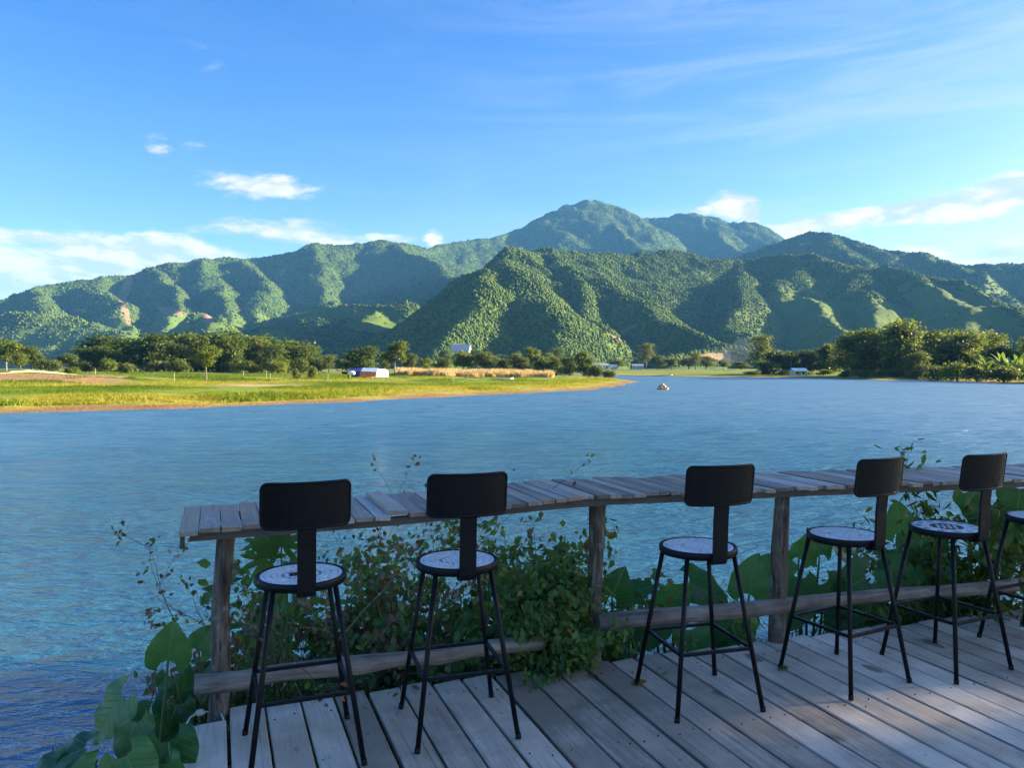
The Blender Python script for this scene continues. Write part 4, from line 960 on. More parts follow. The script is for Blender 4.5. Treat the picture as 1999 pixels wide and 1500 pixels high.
row([('feather', 1487, 656, 44, 360), ('grove0', 1512, 684, 52, 350), ('palm', 1545, 682, 46, 340), ('grove1', 1545, 690, 50, 345), ('grove2', 1582, 684, 55, 340), ('palm', 1600, 676, 40, 345), ('grove0', 1620, 672, 55, 335), ('olive0', 1655, 668, 60, 320), ('grove1', 1500, 705, 46, 330)],
    'shore_tree', 'tree, %s from left in the shaded row by the blue-roofed hut', 'trees by the hut on the right bank')
row([('bamboo0', 1672, 650, 95, 285), ('bamboo1', 1712, 642, 95, 275), ('bamboo2', 1774, 632, 105, 255), ('bamboo0', 1745, 668, 55, 265), ('bamboo1', 1832, 648, 110, 270), ('bamboo2', 1878, 652, 105, 255), ('grove0', 1872, 668, 70, 250), ('bamboo0', 1915, 654, 90, 270), ('feather', 1935, 650, 36, 275), ('grove1', 1965, 676, 90, 240), ('bamboo1', 2040, 660, 90, 240), ('bamboo2', 1795, 690, 50, 240)],
    'bamboo_clump', 'tall bamboo clump, %s from left on the right bank', 'bamboo on the right bank', 'bamboo')
row([('brightbush0', 1865, 706, 70, 205), ('bush1', 1905, 712, 55, 195), ('brightbush2', 1815, 724, 30, 222), ('bush2', 1835, 716, 50, 212), ('bush0', 1690, 722, 40, 250), ('bush1', 1650, 724, 34, 262), ('bush2', 1720, 722, 44, 246), ('bush0', 1750, 720, 46, 244), ('bush1', 1785, 722, 36, 236), ('bush2', 1610, 722, 40, 300), ('bush0', 1575, 724, 36, 305), ('bush1', 1530, 722, 40, 310), ('brightbush1', 1470, 724, 40, 325), ('bush0', 1965, 716, 80, 182), ('bush2', 2030, 716, 80, 175)],
    'shore_bush', 'low bush, %s from left at the waterline of the right bank', 'bushes on the right waterline', 'bush')
row([('banana', 1925, 694, 48, 205), ('banana', 1958, 690, 52, 200), ('banana', 1990, 692, 52, 195), ('banana', 2030, 692, 55, 190), ('banana', 1975, 700, 48, 188)],
    'banana_plant', 'banana plant with broad leaves, %s from left at the right edge', 'banana plants on the right bank', 'banana plant')

# ------------------------------------------------------------------ meadow grass, corn (uncountable)
def tuft_mesh(seed, n, h, sp, wd, mtl):
    rs = np.random.RandomState(seed); V_, F_ = [], []
    for i_ in range(n):
        a = rs.rand() * 6.283; r = sp * math.sqrt(rs.rand()); b = np.array([r * math.cos(a), r * math.sin(a), -0.03]); hh = h * rs.uniform(0.55, 1.1); lean = rs.randn(2) * 0.3 * hh; q = rs.rand() * 6.283; s_ = np.array([math.cos(q), math.sin(q), 0]) * wd
        m = b + np.array([lean[0] * .35, lean[1] * .35, hh * 0.6]); t = b + np.array([lean[0], lean[1], hh])
        k_ = len(V_); V_ += [b - s_, b + s_, m + s_ * .7, t, m - s_ * .7]; F_ += [(k_, k_ + 1, k_ + 2, k_ + 4), (k_ + 4, k_ + 2, k_ + 3, k_ + 3)]
    F2 = [f_ if f_[2] != f_[3] else f_[:3] for f_ in F_]
    me = bpy.data.meshes.new('tuft'); me.from_pydata([tuple(v) for v in V_], [], F2); me.update(); me.materials.append(mtl)
    return me
def grass_f(w):
    p = gpos(w); s = w.noise(w.mapping(p, (0.045, 0.11, 0.1)), 1.0, 5.0, 0.62); r = orand(w)
    v = w.m('ADD', w.n('ShaderNodeAttribute', attribute_name='tone', attribute_type='INSTANCER').outputs['Fac'], w.m('MULTIPLY', w.m('SUBTRACT', r, 0.5), 0.22))
    col = w.ramp(v, [(0.05, (0.46, 0.33, 0.15)), (0.30, (0.42, 0.34, 0.06)), (0.48, (0.28, 0.29, 0.04)), (0.66, (0.14, 0.23, 0.025)), (0.92, (0.07, 0.13, 0.022))])
    d = w.n('ShaderNodeBsdfDiffuse'); w.put(d.inputs[0], col); t = w.n('ShaderNodeBsdfTranslucent'); w.put(t.inputs[0], w.mix(0.4, col, (0.3, 0.3, 0.02, 1)))
    mx = w.n('ShaderNodeMixShader'); mx.inputs[0].default_value = 0.45; w.t.links.new(d.outputs[0], mx.inputs[1]); w.t.links.new(t.outputs[0], mx.inputs[2])
    return mx.outputs[0]
M['grass'] = mat('meadow_grass', grass_f)
def corn_f(w):
    v = w.m('ADD', w.m('MULTIPLY', island(w), 0.6), w.m('MULTIPLY', orand(w), 0.4))
    col = w.ramp(v, [(0.1, (0.40, 0.27, 0.11)), (0.45, (0.60, 0.43, 0.19)), (0.8, (0.72, 0.56, 0.29)), (0.93, (0.26, 0.30, 0.06))])
    return principled(w, col, 0.8, 0.2)
M['corn'] = mat('dry_corn', corn_f)
rs = np.random.RandomState(21)
tufts = [tuft_mesh(s, 22, 0.55, 0.5, 0.022, M['grass']) for s in (1, 2, 3)]
N = 90000
dd = 55 * np.exp(rs.rand(N) * math.log(250 / 55)); aa = np.radians(rs.uniform(-40, 38, N)); X_, Y_ = dd * np.sin(aa), dd * np.cos(aa)
sd = water_sdf(X_, Y_); nz = fbm(X_ * 0.07, Y_ * 0.07, 3); nb = fbm(X_ * 0.03 + 40, Y_ * 0.09, 3)
sw = sd + nb * 9
tone_ = np.interp(sw, [4, 10, 18, 26, 36, 42, 52, 58, 90, 200], [0.24, 0.30, 0.40, 0.62, 0.66, 0.20, 0.16, 0.56, 0.62, 0.66]) + nz * 0.26 + 0.13
cover = np.interp(sw, [5, 9, 36, 42, 52, 58], [0.25, 1.0, 1.0, 0.35, 0.30, 1.0])
k_ = (sd > 4.0) & (rs.rand(N) < cover) & (nz > -0.36)
bank = (X_ + 0.44 * Y_ < -8) & (Y_ > 112) & (Y_ < 165); k_ &= ~(bank & (rs.rand(N) < 0.93))
X_, Y_, nz, sd, tone_ = X_[k_][:36000], Y_[k_][:36000], nz[k_][:36000], sd[k_][:36000], tone_[k_][:36000]
gs = rs.uniform(0.45, 1.25, len(X_)) * (0.75 + 1.1 * np.clip(nz, -.3, 1)) * np.interp(sd, [2, 8, 20, 60], [0.6, 1.1, 0.75, 0.9])
scatter('meadow_grass', np.stack([X_, Y_, ground_z(X_, Y_)], 1), np.stack([gs * 1.6, gs * 1.6, gs * 0.62], 1), tufts, 'tall yellow-green grass covering the river meadow', 'grass', tone_)
corns = [tuft_mesh(s, 26, 2.3, 0.45, 0.06, M['corn']) for s in (11, 12, 13)]
N = 9000; px_ = rs.uniform(775, 1080, N); dp = rs.uniform(212, 285, N); dp += fbm(px_ / 40, dp / 30, 2) * 10; px_ -= rs.rand(N) ** 6 * 90 * (px_ > 1000)
X_, Y_ = (px_ - 999.5) / F_PX * dp, dp; k_ = (water_sdf(X_, Y_) > 6)
X_, Y_ = X_[k_], Y_[k_]; gs = rs.uniform(0.45, 1.0, len(X_)) * (0.9 + 0.35 * fbm(X_ / 9, Y_ / 9, 2))
scatter('cornfield', np.stack([X_, Y_, ground_z(X_, Y_)], 1), np.stack([gs, gs, gs], 1), corns, 'golden field of dry standing corn across the river', 'cornfield')

# ------------------------------------------------------------------ shelters, huts, boat, poles across the river
def ground_at(px, depth):
    x_ = (px - 999.5) / F_PX * depth; return Vector((x_, depth, gz_at(x_, depth)))
def dome(name, loc, w_, l_, h_, mtl, label, rz=0.0, opening_shade=True):
    root = empty(name, loc, rz); tag(root, label, 'shelter'); mb = MB(); vs, fs = [], []; nx, na = 8, 10
    for i_ in range(nx + 1):
        sc_ = 1.0 - 0.25 * abs(i_ / nx - 0.4) ** 2
        for j in range(na + 1):
            t = math.pi * j / na; vs.append((-w_ / 2 * math.cos(t) * sc_, l_ * (i_ / nx - 0.5), h_ * math.sin(t) ** 0.8 * sc_ + 0.05 * math.sin(i_ * 2.3 + j)))
    for i_ in range(nx):
        for j in range(na): a = i_ * (na + 1) + j; fs.append((a, a + 1, a + na + 2, a + na + 1))
    e = nx * (na + 1); fs.append(tuple(e + j for j in range(na + 1)))
    mb.add(vs, fs).build('cover', mtl, root)
    if opening_shade:  # flat near-black sheet stands in for the shade inside the tunnel
        MB().add([(-w_ * .36 * math.cos(math.pi * j / 10), -l_ / 2 + 0.3, h_ * .82 * math.sin(math.pi * j / 10)) for j in range(11)], [tuple(range(11))]).build('opening_shade', M['dark'], root)
    for sx in (-1, 1): MB().tube([(sx * w_ * .48, -l_ / 2, 0), (sx * w_ * .40, -l_ / 2, h_ * .6)], 0.05, 6).build('pole', M['pole'], root)
    return root
dome('tarp_shelter', ground_at(738, 176) + Vector((0, 0, 0.2)), 2.6, 4.2, 1.9, M['tarp_white'], 'white tunnel-shaped tarpaulin shelter with a dark open end', R(-55))
sh = empty('tarp_shelter', ground_at(712, 172) + Vector((0, 0, 0.25))); sh.scale = (1.0, 1.0, 1.0); tag(sh, 'low blue and orange tarpaulin shelter beside the white one', 'shelter')
def sheet(name, pts, mtl, parent, th=0.05):
    b = [Vector(p) for p in pts]; n_ = (b[1] - b[0]).cross(b[2] - b[0]).normalized() * th
    m = len(b); MB().add(b + [p - n_ for p in b], [tuple(range(m)), tuple(reversed(range(m, 2 * m)))] + [(q, m + q, m + (q + 1) % m, (q + 1) % m) for q in range(m)]).build(name, mtl, parent)
sheet('roof_sheet', [(-3.6, -1.4, 1.2), (-0.6, -1.5, 1.25), (-0.7, 0.6, 2.0), (-3.4, 0.6, 1.9)], M['tarp_blue'], sh)
sheet('roof_sheet', [(-0.6, -1.5, 1.3), (3.0, -1.5, 1.2), (2.8, 0.7, 2.0), (-0.6, 0.7, 2.05)], M['tarp_lightblue'], sh)
sheet('side_sheet', [(-0.8, -1.75, 0.05), (2.8, -1.75, 0.05), (2.9, -1.55, 1.15), (-0.6, -1.55, 1.2)], M['tarp_orange'], sh)
sheet('side_sheet', [(-2.6, -1.7, 0.05), (-0.85, -1.7, 0.05), (-0.7, -1.5, 1.15), (-2.8, -1.5, 1.1)], M['tarp_blue'], sh)
for q in (-3.4, -0.6, 2.7): MB().tube([(q, 0.6, 0), (q, 0.6, 1.9)], 0.06, 6).build('pole', M['pole'], sh)
pump = empty('water_pump', ground_at(680, 150) + Vector((0, 0, 0.3))); tag(pump, 'white water pump with a dark motor on a short post in the meadow', 'pump')
MB().tube([(0, 0, 0), (0, 0, 0.75)], 0.14, 8).build('post', M['dark'], pump)
mb = MB().tube([(-0.1, 0, 1.1), (0.2, 0, 1.12), (1.1, 0, 1.1), (1.3, 0, 1.1)], [0.3, 0.42, 0.40, 0.25], 10); mb.build('tank', M['tarp_white'], pump, True)
MB().tube([(-1.2, 0, 1.12), (-0.9, 0, 1.14), (-0.12, 0, 1.1)], [0.16, 0.24, 0.26], 8).build('motor', M['dark'], pump, True)
def boat(name, loc, L_, w_, h_, rz, mtl, label, canopy=None, cat='boat'):
    root = empty(name, loc, rz); tag(root, label, cat); vs, fs = [], []; n_ = 12
    for i_ in range(n_ + 1):
        t = i_ / n_ * 2 - 1; b = w_ / 2 * (1 - abs(t) ** 2.6) + 0.02; up = h_ * (0.55 + 0.6 * abs(t) ** 2.5)
        for (sx, z_, k2) in ((-1, up, 1), (-0.7, 0.02, .75), (0, -0.12 + 0.3 * abs(t) ** 3, .0), (0.7, 0.02, .75), (1, up, 1), (0.88, up, .88), (0, 0.10 + 0.2 * abs(t) ** 3, 0), (-0.88, up, .88)):
            vs.append((t * L_ / 2, (b * (1 if sx > 0 else -1) * k2) if k2 else 0, z_))
    for i_ in range(n_):
        for j in range(8): a = i_ * 8; fs.append((a + j, a + (j + 1) % 8, a + 8 + (j + 1) % 8, a + 8 + j))
    fs += [tuple(range(8)), tuple(n_ * 8 + j for j in reversed(range(8)))]
    MB().add(vs, fs).build('hull', mtl, root)
    for q in (-0.25, 0.1, 0.3): MB().box((q * L_, 0, h_ * 0.5), (0.12, w_ * 0.86, 0.04)).build('thwart', mtl, root)
    if canopy: canopy(root)
    return root
def heap(root):
    for i_, (a, b, c, d) in enumerate([(-0.35, 0.0, 0.55, 0.38), (0.25, 0.05, 0.48, 0.34), (-0.05, -0.1, 0.75, 0.28)]):
        v, f_ = ico(2); rs_ = np.random.RandomState(i_); v = v * (1 + 0.12 * rs_.randn(len(v), 1)) * np.array([d, d * .8, d * .7]) + np.array([a, b, c])
        link('bundle', np_mesh('bundle', v, f_, M['pole'] if i_ else M['boat']), root)
    MB().tube([(0.95, 0, 0.2), (0.95, 0, 1.15)], 0.04, 6).build('pole', M['pole'], root)
p = on_plane(1294, 761, 0); boat('rowing_boat', p, 2.0, 0.7, 0.32, R(8), M['boat'], 'small pale rowing boat with a bundle floating on the river', heap)
boat('rowing_boat', ground_at(985, 176) + Vector((0, 0, 0.12)), 4.2, 1.0, 0.5, R(4), M['tarp_white'], 'pale boat drawn up on the grass in front of the cornfield')
boat('rowing_boat', on_plane(1299, 734.6, 0) + Vector((0, -4, 0)), 5.0, 1.1, 0.7, R(5), M['tarp_white'], 'white boat moored at the distant far shore')
def house(name, loc, w_, d_, h_, rise, wall, roof, label, rz=0.0, nwin=3, cat='house', porch=False):
    root = empty(name, loc, rz); tag(root, label, cat)
    MB().box((0, 0, h_ / 2), (w_, d_, h_)).build('wall', wall, root)
    o_ = 0.35; vs = [(-w_ / 2 - o_, -d_ / 2 - o_, h_ + .02), (w_ / 2 + o_, -d_ / 2 - o_, h_ + .02), (w_ / 2 + o_, d_ / 2 + o_, h_ + .02), (-w_ / 2 - o_, d_ / 2 + o_, h_ + .02), (-w_ / 2 - o_, 0, h_ + rise), (w_ / 2 + o_, 0, h_ + rise)]
    MB().add(vs, [(0, 1, 5, 4), (2, 3, 4, 5), (1, 2, 5), (3, 0, 4), (3, 2, 1, 0)]).build('roof', roof, root)
    for q in range(nwin):
        xx = w_ * ((q + 0.5) / nwin - 0.5); MB().box((xx, -d_ / 2 - 0.02, h_ * 0.52), (w_ / nwin * 0.45, 0.06, h_ * 0.4)).build('window', M['window'], root)
    MB().box((w_ * 0.5 / nwin * (1 if nwin % 2 else 0) + 0.02, -d_ / 2 - 0.05, h_ * 0.38), (0.9, 0.06, h_ * 0.74)).build('door', M['roof_blue'], root)
    if porch:
        for q in (-0.45, 0, 0.45): MB().tube([(q * w_, -d_ / 2 - 1.2, 0), (q * w_, -d_ / 2 - 1.2, h_ * .9)], 0.08, 6).build('porch_post', wall, root)
        sheet('porch_roof', [(-w_ / 2 - .2, -d_ / 2 - 1.4, h_ * .88), (w_ / 2 + .2, -d_ / 2 - 1.4, h_ * .88), (w_ / 2 + .2, -d_ / 2, h_ * 1.0), (-w_ / 2 - .2, -d_ / 2, h_ * 1.0)], roof, root)
    return root
def hill_z(px, depth):
    x_ = np.array([(px - 999.5) / F_PX * depth]); y_ = np.array([float(depth)])
    return max(float(heightfield(x_, y_, NEAR, 26)[0]), gz_at(float(x_[0]), depth))
t = at(900, 690, 800); house('hillside_building', (t.x, 800, t.z + 0.2), 19, 16, 2.6, 6.5, M['white_wall'], M['roof_pale'], 'large white building with a pale roof at the foot of the central hill', R(-6), 5, 'building')
t = at(950, 705, 760); house('hillside_building', (t.x, 760, t.z - 1.0), 12, 8, 3.2, 1.6, M['white_wall'], M['roof_pale'], 'low grey-roofed building among trees below the central hill', R(5), 4, 'building')
t = ground_at(1172, 560); house('far_house', t + Vector((0, 0, 0.4)), 11, 6, 3.2, 1.5, M['white_wall'], M['roof_pale'], 'white far house left of the small far house by the river bend', R(3), 4)
t = ground_at(1197, 565); house('far_house', t + Vector((0, 0, 0.2)), 5, 5, 2.8, 1.4, M['white_wall'], M['roof_blue'], 'small far house just right of the white house by the river bend', R(-4), 2)
t = ground_at(1245, 590); house('far_house', t + Vector((0, 0, 0.2)), 8, 5, 2.8, 1.4, M['white_wall'], M['roof_pale'], 'small pale far house under the tall feathery tree on the flat', R(-4), 3)
t = ground_at(1558, 300); house('riverside_hut', t + Vector((0, 0, 0.0)), 5.2, 3.6, 2.1, 0.9, M['white_wall'], M['roof_blue'], 'small white hut with a blue roof on the right bank', R(3), 2, 'hut', True)
# haystack-like brown hut on the right bank
t = ground_at(1801, 236); hay = empty('straw_stack', t); tag(hay, 'brown straw stack standing between the bamboo and the water', 'straw stack')
v, f_ = ico(3); rs_ = np.random.RandomState(4); v = v * (1 + 0.04 * rs_.randn(len(v), 1)); v[:, 2] = (v[:, 2] + 1) / 2; v = np.stack([v[:, 0] * 1.45, v[:, 1] * 1.45, np.where(v[:, 2] > .75, .75 + (v[:, 2] - .75) * 2.0, v[:, 2]) * 2.7], 1)
link('stack', np_mesh('stack', v, f_, M['thatch']), hay); MB().tube([(0, 0, 0), (0, 0, 3.8)], 0.06, 6).build('pole', M['pole'], hay)
# poles lying on the eroded bank, fence stakes in the meadow
for i_, (a, b, d0, d1) in enumerate([((0, 727), (150, 733), 120, 128), ((20, 723), (125, 725), 132, 140), ((40, 722), (140, 732), 126, 134)]):
    p0, p1 = ground_at(a[0], d0) + Vector((0, 0, .55)), ground_at(b[0], d1) + Vector((0, 0, .25)); o = empty('bamboo_pole', p0)
    tag(o, ['long pale bamboo pole lying lowest on the bare earth bank', 'short pale bamboo pole lying highest on the earth bank', 'slanting pale bamboo pole crossing between the other two'][i_], 'pole', 'poles on the earth bank')
    m_ = (p1 - p0); MB().tube([(0, 0, 0), m_ * .35 + Vector((0, 0, .35)), m_ * .7 + Vector((0, 0, .2)), m_], [.09, .085, .07, .05], 6).build('stem', M['pole'], o)
for i_, (px, dep, h_) in enumerate([(186, 150, 1.3), (340, 128, 1.5), (527, 140, 1.2), (520, 165, 1.4), (475, 170, 1.4), (640, 150, 1.1), (612, 182, 1.3), (884, 150, 1.3), (1135, 190, 1.3)]):
    o = MB().tube([(0, 0, -0.2), (0.02, 0.01, h_ * .5), (0.05, 0.0, h_)], [0.05, 0.045, 0.035], 6).build('fence_stake', M['pole']); o.location = ground_at(px, dep)
    tag(o, 'thin wooden stake, %s from left, standing in the meadow grass' % ORD[i_], 'stake', 'stakes in the meadow')

# ------------------------------------------------------------------ plants along the deck edge
def taro_leaf(parent, base, tip_dir, size, tilt_n, seed, wilt=0.0, wide=0.98):
    """heart-shaped elephant ear: base = petiole joint, tip_dir = midrib direction, tilt_n = face normal"""
    rn = random.Random(seed); d = Vector(tip_dir).normalized(); n_ = Vector(tilt_n); n_ = (n_ - d * n_.dot(d)).normalized(); s_ = d.cross(n_).normalized()
    rows = 15; cols = 8; vs, fs, at2 = [], [], []
    droop = rn.uniform(0.12, 0.3); fold = rn.uniform(0.10, 0.28); wav = rn.uniform(0.03, 0.065); ph = rn.uniform(0, 6)
    for i_ in range(rows + 1):
        t = i_ / rows                                   # -0.32 (lobe ends) .. 1 (tip)
        v = -0.30 + 1.30 * t
        if v < 0: wo = wide * 0.5 * (0.45 + 0.62 * math.sqrt(max(0, 1 - (v / 0.30) ** 2))) ; wi = 0.30 * (-v) / 0.30 * 0.75
        else: wo = wide * 0.5 * 1.07 * (1 - v ** 2.1) ** 0.8 * (1 + 0.05 * math.sin(v * 5)); wi = 0.0
        for j in range(-cols // 2, cols // 2 + 1):
            f_ = abs(j) / (cols / 2); sg = 1 if j > 0 else -1
            u_ = (wi + (wo - wi) * f_) * sg if j else 0.0
            if j == 0 and v < 0: vv = 0.0
            else: vv = v
            e = f_ ** 2; z_ = fold * abs(u_) - droop * (max(vv, 0)) ** 2 * 0.8 - 0.30 * u_ * u_ + wav * e * math.sin(ph + vv * 13 + sg)
            vs.append(Vector(base) + (d * vv + s_ * u_ + n_ * z_) * size); at2.append((u_, vv, wilt * (0.5 + 0.5 * e)))
    m_ = cols + 1
    for i_ in range(rows):
        for j in range(cols):
            a = i_ * m_ + j
            v0, v1 = -0.30 + 1.30 * i_ / rows, -0.30 + 1.30 * (i_ + 1) / rows
            if v1 < 0.0 and j in (cols // 2 - 1, cols // 2):        # the cleft between the two lobes stays open
                continue
            fs.append((a, a + 1, a + m_ + 1, a + m_))
    me = bpy.data.meshes.new('leaf'); me.from_pydata([tuple(v) for v in vs], [], fs); me.update(); me.materials.append(M['taro'])
    me.polygons.foreach_set('use_smooth', [True] * len(me.polygons))
    a_ = me.attributes.new('leafuv', 'FLOAT_VECTOR', 'POINT'); a_.data.foreach_set('vector', [c for q in at2 for c in q])
    return link('leaf', me, parent)
def taro(root_px, root_depth, leaves, label):
    """leaves: (px, py, depth, length m, tip angle in picture deg (0 right, 90 up), toward (+ towards viewer), tilt)"""
    r0 = Vector(((root_px - 999.5) / F_PX * root_depth, root_depth, 0)); r0.z = max(0.02, gz_at(r0.x, r0.y)) - 0.05
    root = empty('elephant_ear_plant', r0); tag(root, label, 'plant', 'elephant ear plants at the water edge')
    rq = random.Random(root_px); leaves = list(leaves)
    for q_ in range(4):                                  # smaller, lower leaves fill the plant's foot
        lx, ly, ld = rq.choice(leaves)[:3]; leaves.append((int(lx + rq.uniform(-45, 45)), int(ly + rq.uniform(35, 95)), ld - rq.uniform(-0.05, 0.2), rq.uniform(0.17, 0.26), rq.uniform(200, 340), rq.uniform(.1, .4), rq.uniform(.1, .5)))
    for i_, (px, py, dep, ln, ang, out, up) in enumerate(leaves):
        j = at(px, py, dep) - r0; d = Vector((math.cos(R(ang)), -out, math.sin(R(ang))))
        n_ = Vector((random.Random(px * 5 + py).uniform(-.75, .75), -1.0 + up, 0.2 + up + random.Random(px + py * 3).uniform(-.1, .7)))
        taro_leaf(root, j, d, ln / 1.3, n_, px * 3 + py, wilt=random.Random(py).uniform(0.35, 1.0) ** 1.2)
        top = Vector(j); m_ = Vector((top.x * 0.45, top.y * 0.45 + 0.05, top.z * 0.62)); nb = Vector(n_).normalized()
        MB().tube([(random.Random(px).uniform(-.03, .03), 0, 0), m_ * 0.55, m_, top.lerp(m_, 0.35) - nb * 0.02, top - nb * 0.004], [0.016, 0.014, 0.011, 0.009, 0.006], 7).build('stalk', M['stem'], root, True)
    return root
taro(250, 3.55, [(240, 1362, 3.35, 0.30, 232, 0.25, 0.15), (328, 1290, 3.75, 0.26, 78, 0.2, 0.0), (262, 1412, 3.15, 0.26, 262, 0.4, 0.3), (330, 1450, 3.1, 0.27, 285, 0.3, 0.4)], 'elephant ear plant with a large drooping leaf, left of the deck')
taro(180, 3.2, [(165, 1462, 3.0, 0.26, 200, 0.3, 0.7), (245, 1478, 2.9, 0.24, 315, 0.3, 0.6), (110, 1500, 2.95, 0.24, 215, 0.3, 0.7), (200, 1512, 2.8, 0.28, 250, 0.5, 0.6)], 'low elephant ear plant in the bottom left corner')
taro(385, 4.3, [(388, 1268, 4.1, 0.20, 60, 0.1, 0.1), (345, 1375, 3.9, 0.28, 255, 0.3, 0.1), (300, 1400, 3.8, 0.26, 235, 0.2, 0.3), (340, 1320, 4.0, 0.24, 290, 0.2, 0.2)], 'elephant ear plant just behind the leftmost log post')
taro(1215, 4.9, [(1195, 1165, 4.75, 0.26, 68, 0.1, 0.2), (1228, 1160, 4.9, 0.22, 25, 0.2, 0.3), (1210, 1215, 4.7, 0.26, 250, 0.2, 0.2), (1180, 1240, 4.6, 0.24, 230, 0.3, 0.2)], 'elephant ear plant just right of the vine-covered post')
taro(1320, 5.0, [(1298, 1185, 4.75, 0.28, 42, 0.1, 0.1), (1345, 1140, 4.9, 0.36, 338, 0.15, 0.15), (1280, 1215, 4.7, 0.30, 225, 0.3, 0.3), (1350, 1230, 4.7, 0.30, 285, 0.3, 0.2)], 'elephant ear plant with a long leaf behind the third stool')
taro(1440, 5.1, [(1462, 1160, 4.85, 0.34, 82, 0.05, 0.1), (1432, 1205, 4.75, 0.28, 230, 0.2, 0.2), (1492, 1120, 5.1, 0.30, 20, 0.2, 0.3), (1420, 1235, 4.7, 0.26, 280, 0.2, 0.3)], 'elephant ear plant with an upright leaf left of the right log post')
taro(1585, 5.3, [(1560, 1090, 5.25, 0.26, 60, 0.1, 0.2), (1600, 1085, 5.35, 0.27, 110, 0.1, 0.2), (1560, 1130, 5.2, 0.30, 250, 0.2, 0.1), (1610, 1140, 5.2, 0.30, 300, 0.2, 0.2), (1560, 1180, 5.1, 0.28, 230, 0.3, 0.2)], 'elephant ear plant right behind the right log post')
taro(1700, 5.4, [(1690, 1130, 5.2, 0.36, 200, 0.2, 0.1), (1735, 1110, 5.3, 0.34, 320, 0.2, 0.2), (1660, 1090, 5.4, 0.28, 140, 0.1, 0.2), (1700, 1175, 5.15, 0.30, 260, 0.3, 0.2), (1652, 1190, 5.1, 0.28, 220, 0.3, 0.2)], 'elephant ear plant with broad leaves behind the fourth stool')
taro(1780, 5.7, [(1757, 1040, 5.5, 0.30, 95, 0.05, 0.1), (1800, 1050, 5.6, 0.42, 262, 0.15, 0.1), (1765, 1110, 5.4, 0.34, 230, 0.2, 0.2), (1825, 1130, 5.4, 0.34, 290, 0.2, 0.2)], 'elephant ear plant with a tall leaf between fourth and fifth stools')
taro(1930, 6.0, [(1890, 960, 5.8, 0.42, 300, 0.1, 0.2), (1925, 985, 5.7, 0.34, 240, 0.2, 0.1), (1990, 955, 5.8, 0.42, 265, 0.15, 0.15), (1960, 1060, 5.6, 0.36, 230, 0.2, 0.2), (2030, 1010, 5.7, 0.40, 280, 0.2, 0.2)], 'tallest elephant ear plant, at the right edge behind the fifth stool')

